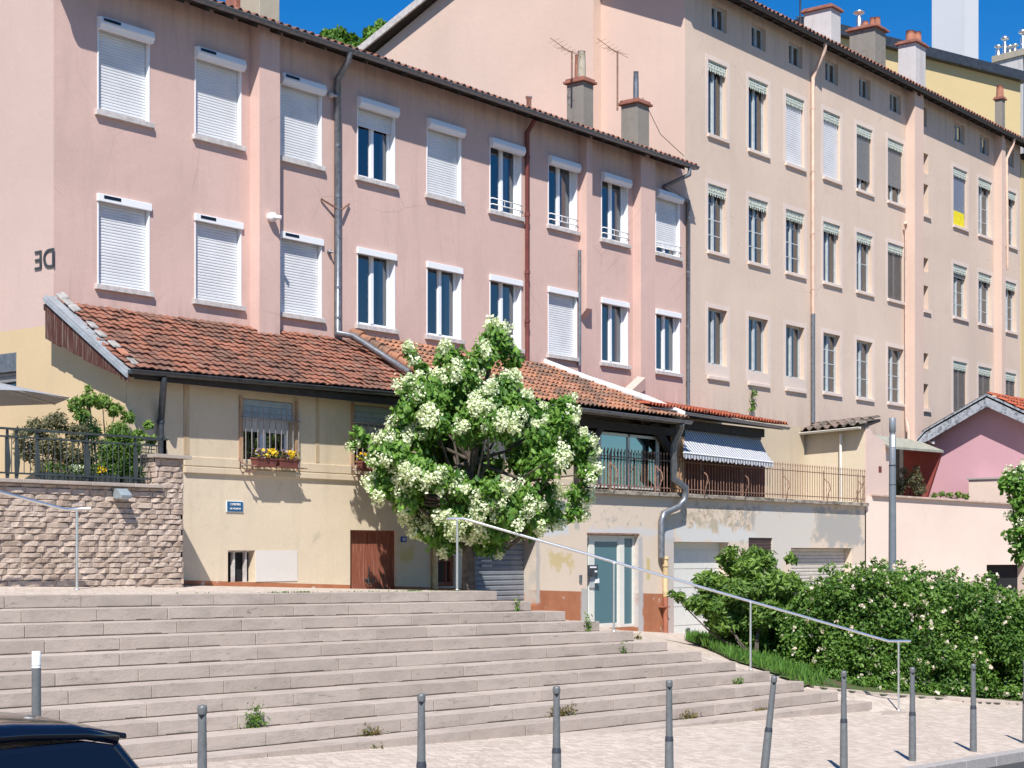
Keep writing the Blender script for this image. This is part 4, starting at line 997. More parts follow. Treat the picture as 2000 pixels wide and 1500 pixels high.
for s_, k in ((.07, 0), (.14, 0), (.22, 0), (.44, 0), (.54, 0), (.70, 0), (.80, 1), (.92, 0)):
    c0 = T0.lerp(T1, s_)+Vector((.16, 0, .13)); d = (T1-T0).normalized(); part('loose_tile', MB().obox(c0-d*.10+Vector((0, 0, random.uniform(-.03, .0))), d*.19, (.16, 0, random.uniform(-.02, .05)), (0, 0, .04)), M['terracotta'] if k else lt_, r_, .02)
# gutters and the eaves board
f = MB(); gutter(f, (U0-.27, EV-.08, 2.86), (u1r, EV-.08, 2.98), .06); part('gutter', f, M['dark_zinc'], yb)
f = MB(); f.box(U0, u1r, VY-.02, VY+.01, 2.82, 2.98); f.box(U0-.1, u1r, EV-.01, EV+.03, 2.74, 2.86); part('eaves_board', f, M['dark_wood'], yb)
f = MB(); gutter(f, (24.0, 20.78, 3.07), (32.75, 20.78, 3.04), .06); part('gutter', f, M['zinc'], yb)
f = MB(); x = X(306); xt = PV(318, 735, 20.9).x
f.tube([(xt, EV-.08, 2.80), (xt, EV-.06, 2.62), (x+.02, VY-.10, 2.30), (x+.02, VY-.08, 2.1), (x+.02, VY-.08, 1.1)], .05, 10)
for z in (2.1, 1.85): f.tube([(x+.02, VY-.08, z), (x+.02, VY-.08, z+.05)], .062, 10)
part('downpipe', f, M['dark_zinc'], yb)
# veranda: dark posts, beams, glazing
f = MB(); vz = VY+.30
xa, xb = X(1120), X(1337)
f.box(xa, xb, VY-.02, VY+.14, 2.74, 2.92); f.box(xa, xa+.20, VY, VY+.16, 1.4, 2.74)
f.prism([PV(1146, 880, VY), PV(1146, 896, VY), PV(1180, 838, VY), PV(1170, 832, VY)], (0, .12, 0)); f.prism([PV(1310, 885, VY), PV(1310, 868, VY), PV(1286, 826, VY), PV(1270, 828, VY)], (0, .12, 0))
part('timber_frame', f, M['dark_wood'], yb)
f = MB().box(X(1322), X(1336), VY-.01, VY+.18, 1.40, 3.0); part('timber_post', f, M['orange_wood'], yb)
f = MB(); za, zb = 1.46, 2.70; gx = [X(1150), X(1187), X(1243), X(1300)]; v = VY+.20
for x in gx: f.box(x-.035, x+.035, v, v+.06, za, zb)
f.box(gx[0], gx[-1], v, v+.06, zb-.06, zb); f.box(gx[0], gx[-1], v, v+.06, za, za+.08)
gl = part('veranda_window', f, M['entry_frame'], yb)
mb = MB()
for a, b in zip(gx, gx[1:]): mb.box(a+.03, b-.03, v+.03, v+.036, za, zb)
part('pane', mb, glass('veranda_glass', refl=.42, gc=(.6, .85, .9)), gl)
part('curtain', curtain_mb(gx[1]+.1, gx[2]-.1, za+.05, za+.55, v+.25), M['curtain'], gl); part('curtain', curtain_mb(gx[0]+.05, gx[0]+.35, za+.05, zb-.1, v+.25), M['curtain'], gl)
mb = MB(); mb.box(XC, 42.5, VF-.06, VF-.03, 1.4, 3.6); part('wall', mb, M['cream_top'], yb)
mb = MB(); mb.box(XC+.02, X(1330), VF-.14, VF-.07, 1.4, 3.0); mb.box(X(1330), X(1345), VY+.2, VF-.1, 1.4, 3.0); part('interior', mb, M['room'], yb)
# red canal tile roof, right of the veranda
f = MB(); R3a, R3b = PV(1262, 792, 21.15).x, PV(1533, 832, 21.15).x
z3a, z3b = ZV(792, 1262, 21.15), ZV(832, 1533, 21.15)
f.add([(R3a, 21.2, z3a-.03), (R3b, 21.2, z3b-.03), (R3b, VF, z3b+.38), (R3a, VF, z3a+.38), (R3a, 21.2, z3a-.10), (R3b, 21.2, z3b-.10), (R3b, VF, z3b+.2), (R3a, VF, z3a+.2)], [(0, 1, 2, 3), (7, 6, 5, 4), (0, 4, 5, 1), (1, 5, 6, 2), (3, 7, 4, 0)])
r3 = part('roof', f, M['dark_wood'], yb)
mb = MB(); tiles(mb, (R3a, 21.1, z3a), (R3b, 21.1, z3b), (R3a, VF, z3a+.44), (R3b, VF, z3b+.44), 46, 6, .055, 'canal'); part('tiles', mb, M['tile_red'], r3)
f = MB(); gutter(f, (R3a, 21.05, z3a-.05), (R3b, 21.05, z3b-.05), .055); part('gutter', f, M['zinc'], yb)
f = MB(); f.box(X(1337), X(1500), VY+.1, VY+.3, 2.95, 3.16); f.box(X(1337)+.1, X(1470), VY+.9, VY+1.0, 2.7, 3.2); part('beam', f, M['dark_wood'], yb)
f = MB(); a, b = X(1340), PV(1492, 900, VY+.75).x; n = 9
for q in range(n): f.box(a+(b-a)*q/n+.02, a+(b-a)*(q+1)/n-.02, VY+.72, VY+.76, 1.40, 2.32)
f.box(a, b, VY+.76, VY+.80, 1.4, 2.30); part('panel_screen', f, M['red_panel'], yb)
# end wall of the terrace with its little roof
mb = MB(); mb.poly([(42.60, VY, 1.3), (42.60, VF, 1.3), (42.60, VF, 3.55), (42.60, VY, 3.62)]); part('wall', mb, plaster('end_cream_plaster', (.60, .51, .38), .2, .3)[1], yb)
f = MB(); q0 = PU(1541, 900, 42.57); f.box(42.50, 42.60, q0.y-.08, q0.y+.08, 1.38, 3.3); part('timber_post', f, M['barge_wood'], yb)
f = MB(); q0 = PU(1644, 900, 42.57); f.tube([(42.5, q0.y, 1.4), (42.5, q0.y, 3.35)], .04, 8); part('downpipe', f, M['entry_frame'], yb)
e0, e1 = PU(1530, 846, 42.30), PU(1682, 831, 42.30)
mb = MB(); tiles(mb, e1, e0, e1+Vector((1.2, 0, .30)), e0+Vector((1.2, 0, .30)), 9, 3, .07, 'canal', jit=2.5); r4 = part('roof', MB().prism([e0+Vector((0, 0, -.02)), e1+Vector((0, 0, -.02)), e1+Vector((1.2, 0, .26)), e0+Vector((1.2, 0, .26))], (0, 0, -.08)), M['dark_wood'], yb); part('tiles', mb, M['tile_grey'], r4)
f = MB(); gutter(f, e0+Vector((-.05, 0, -.05)), e1+Vector((-.05, 0, -.05)), .05); part('gutter', f, M['entry_frame'], yb)
# big bent downpipe on the right part
f = MB(); pts = [PV(1331, 826, 20.80), PV(1329, 838, 20.9), PV(1316, 868, VY-.16), PV(1315, 935, VY-.18), PV(1338, 952, VY-.22), PV(1337, 976, VY-.22), PV(1325, 990, VY-.16), PV(1297, 1003, VY-.12), PV(1292, 1018, VY-.10), PV(1292, 1090, VY-.10)]
f.tube(pts, .075, 12)
for z in (2.0, .55, .1): pass
dp = part('downpipe', f, M['zinc'], yb)
f = MB(); x = X(1293); f.tube([(x, VY-.10, Zy(1086, 1293)), (x, VY-.10, Zy(1165, 1293))], .062, 10)
for py in (1092, 1106): f.tube([(x, VY-.10, Zy(py, 1293)), (x, VY-.10, Zy(py-5, 1293))], .085, 10)
part('lower_pipe', f, M['pipe_cream'], dp)
f = MB(); f.tube([(x, VY-.10, Zy(1165, 1293)), (x, VY-.10, Zy(1236, 1293))], .062, 10); f.box(x-.16, x+.10, VY-.16, VY, Zy(1186, 1293), Zy(1184, 1293)); part('foot_pipe', f, simple('red_painted_pipe', (.33, .12, .07), .7), dp)
# street name plate and numbers
def plate(name, px0, px1, py0, py1, lines, label, cat, sizes, col=(.02, .10, .22), border=True):
    a, b = X(px0), X(px1); z0, z1 = Zy(py1, px0), Zy(py0, px0)
    o = thing(name, label, cat, ((a+b)/2, VY, z0))
    part('plate', MB().box(a, b, VY-.02, VY-.001, z0, z1), simple(name+'_rim', (.62, .66, .68), .5) if border else simple(name+'_blue', col, .4), o, .004)
    if border: part('field', MB().box(a+.014, b-.014, VY-.024, VY-.0205, z0+.012, z1-.012), simple(name+'_blue', col, .4), o)
    for (s, fz, sz) in zip(lines, (sizes[1::2]), sizes[0::2]):
        part('lettering', text_mesh(s, sz, M['white'], 'lettering', ((a+b)/2, VY-.029, z0+(z1-z0)*fz), (1, 0, 0), (0, 0, 1), depth=.003), None, o)
plate('street_sign', 441, 474, 978, 1000, ['CHEMIN', 'DE MONTEE'], 'small dark blue street name plate with white lettering below the flower boxes', 'sign', (.060, .68, .045, .30))
plate('number_plate', 782, 793, 1048, 1059, ['62'], 'tiny blue house number plate right of the wooden double door', 'number plate', (.085, .5), (.02, .07, .30), False)
p = PV(976, 1038, VY-.03); ps = thing('round_sign', 'round white sign plate above the grey garage door', 'sign', p)
f = MB(); n = 20; f.prism([p+Vector((.135*math.cos(i*6.2832/n), 0, .135*math.sin(i*6.2832/n))) for i in range(n)], (0, .02, 0)); part('rim', f, simple('ochre_rim', (.50, .36, .16), .6), ps)
f = MB(); f.prism([p+Vector((.11*math.cos(i*6.2832/n), -.004, .11*math.sin(i*6.2832/n))) for i in range(n)], (0, .004, 0)); part('disc', f, M['white'], ps)
f = MB(); f.prism([p+Vector((-.05, -.008, -.05)), p+Vector((.0, -.008, .06)), p+Vector((.06, -.008, -.02)), p+Vector((.02, -.008, -.06))], (0, .003, 0)); part('mark', f, simple('blue_mark', (.05, .25, .5), .5), ps)
# flower boxes with pansies
def flower_box(u, z, v, label, grp='terracotta flower boxes on the window racks'):
    o = thing('flower_box', label, 'flower box', (u, v, z), grp); w, d, h = .46, .18, .15
    f = MB(); x0, x1, y0, y1 = u-w/2, u+w/2, v-d/2, v+d/2
    f.add([(x0+.02, y0+.02, z), (x1-.02, y0+.02, z), (x1-.02, y1-.02, z), (x0+.02, y1-.02, z), (x0, y0, z+h), (x1, y0, z+h), (x1, y1, z+h), (x0, y1, z+h)], [(0, 3, 2, 1), (4, 5, 6, 7), (0, 1, 5, 4), (1, 2, 6, 5), (2, 3, 7, 6), (3, 0, 4, 7)])
    f.box(x0-.008, x1+.008, y0-.008, y1+.008, z+h-.03, z+h+.005)
    part('planter', f, simple('wine_red_planter', (.17, .055, .045), .6, var=.2) if 'planter' not in M else M['planter'], o, .006)
    n = 110; P = np.column_stack([rng.uniform(x0-.02, x1+.02, n), rng.uniform(y0-.03, y1, n), z+h+rng.uniform(0, .13, n)])
    N = rng.normal(size=(n, 3)); N[:, 2] += .8
    part('leaves', leaf_mesh('leaves', M['leaf_dark'], P, N, rng.uniform(.03, .06, n), .6), None, o)
    for nm, mt, n, lo in (('flowers', 'petal_yellow', 75, 0), ('flowers', 'petal_dark', 60, .4)):
        c_ = rng.uniform(0, 1, 6)
        cx = x0+(x1-x0)*(c_[rng.integers(0, 6, n)]+rng.normal(size=n)*.03); P = np.column_stack([cx, rng.uniform(y0-.06, y1, n), z+h+.02+rng.uniform(0, .14, n)])
        N = rng.normal(size=(n, 3)); N[:, 1] -= 1.2; N[:, 2] += .6
        part(nm, leaf_mesh(nm, M[mt], P, N, rng.uniform(.035, .065, n), .95, fold=.1), None, o)
    return o
M['planter'] = simple('wine_red_planter', (.17, .055, .045), .6, var=.2)
for (px, py, lb) in ((517, 912, 'left one of two red flower boxes on the first barred window, yellow and dark pansies'), (561, 914, 'right one of two red flower boxes on the first barred window, yellow pansies'),
                     (720, 918, 'red flower box under the second barred window, left of the white flowering tree'), (768, 921, 'red flower box under the second barred window, hidden behind the white flowering tree')):
    p = PV(px, py, VY-.26); flower_box(p.x, p.z, VY-.24, lb)
# striped awning
aw = thing('awning', 'blue and white striped awning let down over the terrace railing', 'awning', PV(1400, 850, VY+.2))
t = NT('striped_awning_cloth'); sp = t.sep(); w_ = t.math('FRACT', t.math('MULTIPLY', sp.outputs[0], 8.0)); c = t.mix(t.math('GREATER_THAN', w_, .5), (.60, .60, .61), (.20, .205, .235)); M['awning'] = t.done(c, .8)
a0, a1 = PV(1335, 826, VY+.35), PV(1484, 857, VY+.35); b0, b1 = PV(1335, 884, VY-.30), PV(1510, 903, VY-.30)
f = MB(); f.smooth = True; n = 8; m_ = 24; vs = []
for i in range(n+1):
    for j in range(m_+1):
        s_, r_2 = i/n, j/m_; p = a0.lerp(a1, r_2).lerp(b0.lerp(b1, r_2), s_); p.z -= .05*math.sin(math.pi*s_)+.008*math.sin(j*1.9); vs.append(p)
f.add(vs, [(i*(m_+1)+j, i*(m_+1)+j+1, (i+1)*(m_+1)+j+1, (i+1)*(m_+1)+j) for i in range(n) for j in range(m_)]); f.smooth = False
part('cloth', f, M['awning'], aw)
f = MB(); n = 22
for j in range(n):
    p, q = b0.lerp(b1, j/n), b0.lerp(b1, (j+1)/n); m = p.lerp(q, .5); f.add([p, q, q+Vector((0, 0, -.10)), m+Vector((0, 0, -.15)), p+Vector((0, 0, -.10))], [(0, 1, 2, 3, 4)])
part('valance', f, M['awning'], aw)
part('roller_tube', MB().tube([a0, a1], .05, 8), M['dark_zinc'], aw); part('front_bar', MB().tube([b0, b1], .018, 8), M['white'], aw)
# terrace railing with spear bars
rl = thing('terrace_railing', 'rusty spear topped iron railing along the edge of the upper terrace', 'railing', (X(1300), VY, 1.4))
f = MB(); xa, xb = X(1128), 42.5; x = xa; v = VY-.06
zb = lambda x: 1.40+.0*(x-xa)
f.tube([(xa, v, 1.50), (xb, v, 1.50)], .012, 6); f.tube([(xa, v, 2.14), (xb, v, 2.14)], .012, 6)
part('rail', f, M['rust'], rl)
f = MB()
while x < xb: f.tube([(x, v, 1.42), (x, v, 2.26)], .0095, 5, cap=False); f.tube([(x, v, 2.26), (x, v, 2.29), (x, v, 2.34)], [.010, .020, .001], 5, cap=False); x += .132
o_ = part('bars', f, M['rust'], rl); 
for px in (1187, 1276, 1365, 1445, 1525, 1605, 1672):
    f = MB(); x = X(px); f.tube([(x, v, 1.35), (x, v, 2.2)], .018, 6); f.tube([(x, v, 2.0), (x+.02, v-.16, 1.85), (x, v-.2, 1.7), (x-.02, v-.15, 1.6), (x, v-.1, 1.38)], .013, 6)
    part('strut', f, M['rust'], rl)
# ------------------------------------------------------------------ mauve house, pier and boundary wall on the right
pw = thing('boundary_wall', 'pale rose garden wall with brown coping right of the peeling garages', 'wall', (42.6, 21.3, -2.3))
Q0, Q1 = Vector((42.63, 21.27, 0)), Vector((50.6, 18.85, 0)); dq = (Q1-Q0); qn = Vector((-dq.y, dq.x, 0)).normalized()
mb = MB(); zt0, zt1 = 1.60, 1.40
def onwall(px):                                              # where a sight line crosses the wall line
    k = (px-1000)/FPX; a = CA+SA*k; b = SA-CA*k              # p = t(a,b)
    # Q0 + s*dq = t*(a,b)
    det = dq.x*(-b)-dq.y*(-a); s = (-Q0.x*(-b)+Q0.y*(-a))/det; return s
hs0, hs1 = onwall(1927), onwall(2002)
def wz(s): return zt0+(zt1-zt0)*s
P_ = lambda s, z: (Q0.x+dq.x*s, Q0.y+dq.y*s, z)
tb = at(1927, 1103, Vector(P_(hs0, 0)).dot(Vector((CA, SA, 0)))).z
mb.quad(P_(0, -2.8), P_(hs0, -2.8), P_(hs0, wz(hs0)), P_(0, wz(0))); mb.quad(P_(hs0, tb), P_(hs1, tb), P_(hs1, wz(hs1)), P_(hs0, wz(hs0))); mb.quad(P_(hs1, -3), P_(1, -3), P_(1, wz(1)), P_(hs1, wz(hs1)))
th = qn*.3; mb.quad(Vector(P_(0, wz(0))), Vector(P_(1, wz(1))), Vector(P_(1, wz(1)))+th, Vector(P_(0, wz(0)))+th); mb.quad(Vector(P_(1, -3))+th, Vector(P_(0, -3))+th, Vector(P_(0, wz(0)))+th, Vector(P_(1, wz(1)))+th)
for s in (hs0, hs1): mb.quad(Vector(P_(s, -2.9)), Vector(P_(s, -2.9))+th, Vector(P_(s, tb))+th, Vector(P_(s, tb)))
mb.quad(Vector(P_(hs0, tb)), Vector(P_(hs1, tb)), Vector(P_(hs1, tb))+th, Vector(P_(hs0, tb))+th)
part('wall', mb, M['rose_wall'], pw)
f = MB(); o = Vector(P_(hs0, -2.8))+qn*.28; f.obox(o, dq*(hs1-hs0), qn*.02, (0, 0, tb+2.8)); part('opening', f, M['dark'], pw)  # black board, the darkness inside put into its colour
f = MB(); o = Vector(P_(onwall(1702), 0)); o.z = wz(0)-.0; f.obox(o-qn*.10, dq*(1-onwall(1702)), qn*.5, (0, 0, .06)); f.v = [(x, y, z-.025*(x-Q0.x)) for x, y, z in f.v]; part('coping', f, simple('brown_coping', (.42, .32, .26), .9, var=.25, bump=.4), pw, .012)
# pier rising beside the terrace
mv = plaster('pier_salmon_plaster', (.68, .52, .44), .15, .12)[1]
f = MB(); zp = [PV(1690, 822, VY).z, PV(1704, 848, VY).z, PV(1740, 874, VY).z]
f.prism([(42.63, VY-.02, 1.2), (X(1745), VY-.02, 1.2), (X(1745), VY-.02, zp[2]), (X(1704), VY-.02, zp[1]), (42.63, VY-.02, zp[0])], (0, .35, 0))
part('pier', f, mv, pw); h_ = PV(1719, 917, VY-.025); part('wall_hole', MB().box(h_.x-.09, h_.x+.09, VY-.03, VY-.015, h_.z-.08, h_.z+.09), M['pipe_brown'], pw)
mh = thing('mauve_house', 'small mauve house with peeling grey gable boards and red tiles', 'house', (50, 21, 1.5))
ug = 50.0; Y = lambda px: V(px, ug)
ap = PU(1930, 790, ug)
f = MB(); f.poly([(ug, 23.19, .6), (ug, 18.4, .6), (ug, 18.4, 3.6), (ug, ap.y, ap.z-.05), (ug, 23.19, 3.5)]); f.quad((ug, 18.4, .6), (ug+8, 18.4, .6), (ug+8, 18.4, 3.6), (ug, 18.4, 3.6)); part('wall', f, M['purple'], mh)
ub = 49.45; pt = lambda px, py: PU(px, py, ub)
f = MB()
tp = [pt(1784, 864), pt(1807, 838), pt(1927, 769), pt(2000, 803), pt(2070, 836)]; bt = [pt(1794, 868), pt(1812, 861), pt(1927, 794), pt(2000, 827), pt(2070, 860)]
for i in range(4): f.prism([tp[i], tp[i+1], bt[i+1], bt[i]], (.05, 0, 0))
part('barge_board', f, M['grey_wood'], mh)
f = MB()
for i in range(4): f.prism([tp[i]+Vector((0, 0, -.06)), tp[i+1]+Vector((0, 0, -.06)), tp[i+1]+Vector((8, 0, -.06)), tp[i]+Vector((8, 0, -.06))], (0, 0, -.06))
rf = part('roof', f, M['dark_wood'], mh)
f = MB(); A_, B_ = pt(1927, 769), pt(2070, 836); tiles(f, B_+Vector((.05, 0, .0)), B_+Vector((8, 0, 0)), A_+Vector((.05, 0, .02)), A_+Vector((8, 0, .02)), 34, 8, .05, 'wave'); part('tiles', f, M['tile_red'], rf)
f = MB(); A_ = pt(1800, 843); B_ = pt(1927, 769); f.prism([A_+Vector((0, 0, .0)), B_+Vector((0, 0, .0)), B_+Vector((0, 0, .03)), A_+Vector((0, 0, .03))], (.5, 0, 0)); part('verge_flashing', f, M['zinc'], rf)
f = MB(); r0 = [PV(1701, 848, 22.2), PV(1792, 860, 23.1), PV(1843, 880, 21.2), PV(1735, 871, 21.1)]; f.prism(r0, (0, 0, -.07)); part('side_roof', f, simple('lichen_sheet_roof', (.30, .30, .25), .8, var=.3), mh)
f = MB(); a_, b_ = PU(1765, 870, 47.5), PU(1839, 881, 47.5); f.prism([a_, b_, PU(1810, 972, 47.5), PU(1765, 972, 47.5)], (.12, 0, 0)); part('red_wall', f, M['red_wall'], mh)  # slanted right edge puts a shadow line into the panel's shape
f = MB(); c1, c2 = PU(1748, 876, 47.6), PU(1765, 970, 47.6); f.box(47.6, 47.7, c2.y, c1.y, c2.z, c1.z); part('doorway', f, M['dark_zinc'], mh)
f = MB(); c1 = PU(1762, 876, 47.55); f.box(47.5, 47.56, c1.y-.06, c1.y+.06, c2.z, c1.z); part('door_frame', f, M['frame_grey'], mh)
p = PU(1822, 862, ug-.05); f = MB(); f.tube([p, p+Vector((-.25, -.05, -.04)), p+Vector((-.4, .15, .12))], .02, 6); f.tube([p+Vector((-.25, -.05, -.04)), p+Vector((-.38, -.2, -.06))], .05, 8); part('outside_lamp', f, M['white'], mh)
f = MB(); c1, c2 = PU(1892, 937, 49.4), PU(1985, 980, 49.4); f.box(49.4, 49.9, c2.y, c1.y, c2.z-.2, c1.z); f2 = MB(); f2.box(49.35, 49.95, c2.y, c1.y+.05, c1.z, c1.z+.05)
lw_ = part('garden_parapet', f, M['rose_wall'], mh); part('coping', f2, M['kerb'], lw_)

# ------------------------------------------------------------------ rubble wall, railing and terrace on the left
sw_ = thing('rubble_wall', 'split stone terrace wall with a stone end pillar, left of the yellow building', 'wall', (14, VS, -.5))
t = NT('split_limestone'); ti = t.tint()
c = t.mix(ti, (.42, .325, .26), (.57, .46, .385)); c = t.mix(t.ramp(t.noise(7, 6, .7), .45, .7, 0, .6), c, (.33, .235, .17)); c = t.mix(t.ramp(t.noise(4, 5, .7, off=9), .62, .75, 0, .6), c, (.62, .56, .50))
t.bump(t.math('ADD', t.noise(12, 6, .75), t.noise(40, 4, .7)), .8, .02); M['stone'] = t.done(c, .92, 0, .15)
def stones(mb, ua, ub_, za, zb, v, hrow=.084, ztop=None, zbot=None):
    z = za; row = 0
    while z < zb-.03:
        h = min(hrow*random.uniform(.85, 1.15), zb-z); u = ua-random.uniform(0, .3)
        if zb-(z+h) < .05: h = zb-z
        while u < ub_:
            w = random.uniform(.16, .46); a, b = max(u, ua)+.003, min(u+w, ub_)-.003; u += w
            if b-a < .05: continue
            if zbot is not None and z+h < zbot((a+b)/2): continue
            mb.cur = random.random(); out = random.uniform(.008, .024); ns = max(2, int((b-a)/.07)); vs = []
            for i in range(ns+1):
                for j in range(4):
                    x = a+(b-a)*(i/ns if i in (0, ns) else (i+random.uniform(-.25, .25))/ns); zz = z+.002+(h-.005)*(0, .10, .86, 1)[j]
                    e = (i in (0, ns)) or j in (0, 3); y = v+.006 if e else v-out+random.uniform(-.013, .009)
                    if e: x += random.uniform(-.004, .004); zz += random.uniform(-.005, .005)
                    vs.append((x, y, zz))
            mb.add(vs, [(i*4+j, (i+1)*4+j, (i+1)*4+j+1, i*4+j+1) for i in range(ns) for j in range(3)])
        z += h; row += 1
zgr = lambda u: float(hz(u, VS))-.02
pa, pb = PV(303, 900, VS).x, PV(359, 900, VS).x
f = MB(); stones(f, 9.0, pb, -.66, 1.0, VS, zbot=zgr); stones(f, pa, pb, 1.0, 1.47, VS, .09)
# side of the pillar
f2 = MB(); stones(f2, 0, 1.0, 1.0, 1.47, 0, .09); f.add([(pa+y, VS+1.0-x, z) for x, y, z in f2.v], f2.f); 
while len(f.c) < len(f.f): f.c.append(.5); f.sm.append(False)
f.c = [c if i < len(f.f)-len(f2.f) else random.random()*.5+.2 for i, c in enumerate(f.c)]
part('stones', f, M['stone'], sw_)
f = MB(); f.box(8.9, pb-.01, VS+.02, VS+.35, -.9, .99); f.box(pa+.03, pb-.004, VS+.02, VY-.02, -.9, 1.45); part('mortar', f, simple('brown_mortar', (.26, .20, .15), .95, var=.3), sw_)  # plain brown mortar core behind the stone faces
f = MB(); x = 9.0
while x < pa+.05: w = .40; f.cur = random.random(); f.box(x+.003, min(x+w, pa+.1)-.003, VS-.09, VS+.34, 1.0, 1.055); x += w
f.box(pa-.05, pb+.10, VS-.08, VY-.02, 1.47, 1.53); part('coping', f, M['step'], sw_, .008)
f = MB(); f.box(8.9, U0-.01, VS+.35, 30, .80, .95); part('terrace_floor', f, M['setts'], sw_)
# wall washer lamp
p = PV(237, 966, VS-.10); wl = thing('wall_lamp', 'grey box shaped lamp under the coping of the rubble wall', 'lamp', (p.x, VS, p.z))
f = MB(); f.prism([(p.x-.10, VS-.03, p.z-.06), (p.x-.10, VS-.22, p.z-.06), (p.x-.10, VS-.24, p.z-.01), (p.x-.10, VS-.12, p.z+.09), (p.x-.10, VS-.03, p.z+.09)], (.20, 0, 0)); part('housing', f, simple('lamp_grey', (.30, .34, .36), .4, .2), wl, .006)
f = MB().box(p.x-.08, p.x+.08, VS-.20, VS-.06, p.z-.068, p.z-.061); part('glass_plate', f, M['white'], wl)
# railing on the terrace
tr = thing('terrace_fence', 'dark grey metal terrace railing above the rubble wall', 'railing', (14, VS, 1.05))
f = MB(); v = VS+.10; xr = PV(316, 860, v).x; xl = 9.0
f.box(xl, xr, v-.025, v+.025, 1.76, 1.79); f.box(xl, xr, v-.012, v+.012, 1.65, 1.675); f.box(xl, xr, v-.012, v+.012, 1.13, 1.155)
f.box(xr-.02, xr+.12, v-.025, v+.4, 1.76, 1.79); 
part('rail', f, M['iron'], tr)
f = MB()
for q in range(5): f.box(xr+.10, xr+.13, v+.05, v+.08, 1.53, 1.79)
for z in (1.70, 1.62, 1.56): f.box(xr-.1, xr+.12, v+.3, v+.32, z, z+.015)
part('end_panel', f, M['iron'], tr)
for px in (15, 33, 73, 170, 265):
    f = MB(); x = PV(px, 880, v).x
    f.prism([(x-.022, v, 1.06), (x+.022, v, 1.06), (x+.055, v, 1.30), (x+.022, v, 1.62), (x+.016, v, 1.76), (x-.016, v, 1.76), (x-.022, v, 1.62), (x-.03, v, 1.3)], (0, .02, 0)); part('post', f, M['iron'], tr)
f = MB(); x = xl
while x < xr: f.tube([(x, v, 1.14), (x, v, 1.67)], .007, 5, cap=False); x += .105
part('bars', f, M['iron'], tr)
# parasol
p = PV(-60, 770, 22.6); pr = thing('parasol', 'grey garden parasol reaching in at the left edge above the terrace plants', 'parasol', (p.x, p.y, .95))
f = MB(); f.smooth = True; c0 = Vector((p.x, p.y, PV(-60, 735, 22.6).z)); tipz = PV(100, 789, 22.6).z; rr_ = (PV(103, 789, 22.6)-Vector((p.x, p.y, tipz))).length; n = 8; vs = [c0]
for i in range(n): a = 2*math.pi*i/n-.05; vs.append((p.x+rr_*math.cos(a), p.y+rr_*math.sin(a), tipz))
f.smooth = False; f.add(vs, [(0, i+1, (i+1) % n+1) for i in range(n)]); f.add([Vector(v_)+Vector((0, 0, -.006)) for v_ in vs], [(0, (i+1) % n+1, i+1) for i in range(n)])
part('canopy', f, simple('grey_parasol_cloth', (.30, .31, .33), .85, var=.05), pr)
part('pole', MB().tube([(p.x, p.y, .95), (p.x, p.y, c0.z)], .024, 10), M['steel'], pr)
f = MB()
for i in range(n): f.tube([c0+Vector((0, 0, -.04)), Vector(vs[i+1])+Vector((0, 0, -.02))], .008, 5)
part('rib', f, M['steel'], pr)
part('foot', MB().lathe([(.25, 0), (.25, .06), (.05, .08), (.04, .3)], (p.x, p.y, .95), 16), M['iron'], pr)

# ------------------------------------------------------------------ plants
def shrub(name, label, cat, base, blobs, n, size, mat, aspect=.5, stems=6, flowers=None, group=None, upw=.5, fl=.45, stem_r=.02, up=None, crown='foliage'):
    o = thing(name, label, cat, base, group)
    cs = [b[:3] for b in blobs]; rs = [b[3] for b in blobs]
    P, d = blob_points(cs, rs, n, fl); N = d*.7+rng.normal(size=(n, 3))*.7+np.array([0, -.25, upw])
    big = np.sin(P[:, 0]*2.3+P[:, 2]*3.1)*.5+.5; tint = np.clip(rng.random(n)*.75+.25*big, 0, 1)
    part(crown, leaf_mesh(crown, mat, P, N, rng.uniform(.7, 1.3, n)*size, aspect, tint, up=up), None, o)
    f = MB(); b0 = Vector(base)
    for q in range(stems):
        i = rng.integers(0, len(cs)); c = Vector(cs[i]); m = b0.lerp(c, .5)+Vector(rng.normal(size=3)*.08); m.z -= .05
        f.tube([b0+Vector((rng.normal()*.06, rng.normal()*.06, -.05)), m, c], [stem_r, stem_r*.7, stem_r*.3], 6)
    if stems: part('stems', f, M['bark'], o)
    if flowers:
        nm, mt, nc, pet, fr, psz = flowers
        front = []
        while len(front) < nc:
            i = rng.choice(len(cs), p=np.array(rs)**2/np.sum(np.array(rs)**2)); dd = rng.normal(size=3); dd /= np.linalg.norm(dd)
            if dd[2] > -.35: front.append(np.array(cs[i])+dd*rs[i]*rng.uniform(.9, 1.12))
        P = []; 
        for c in front: q = rng.normal(size=(pet, 3)); q /= np.linalg.norm(q, axis=1, keepdims=True); P.append(c+q*fr*rng.uniform(.3, 1, (pet, 1)))
        P = np.concatenate(P); N = rng.normal(size=P.shape); N[:, 2] += .6
        part(nm, leaf_mesh(nm, mt, P, N, rng.uniform(.7, 1.3, len(P))*psz, .8, fold=.15), None, o)
    return o
def cam_pt(px, py, t, dt=0): return at(px, py, t+dt)
def blobs_px(lst, t): return [tuple(at(px, py, t+dt))+(r/FPX*t,) for px, py, r, dt in lst]
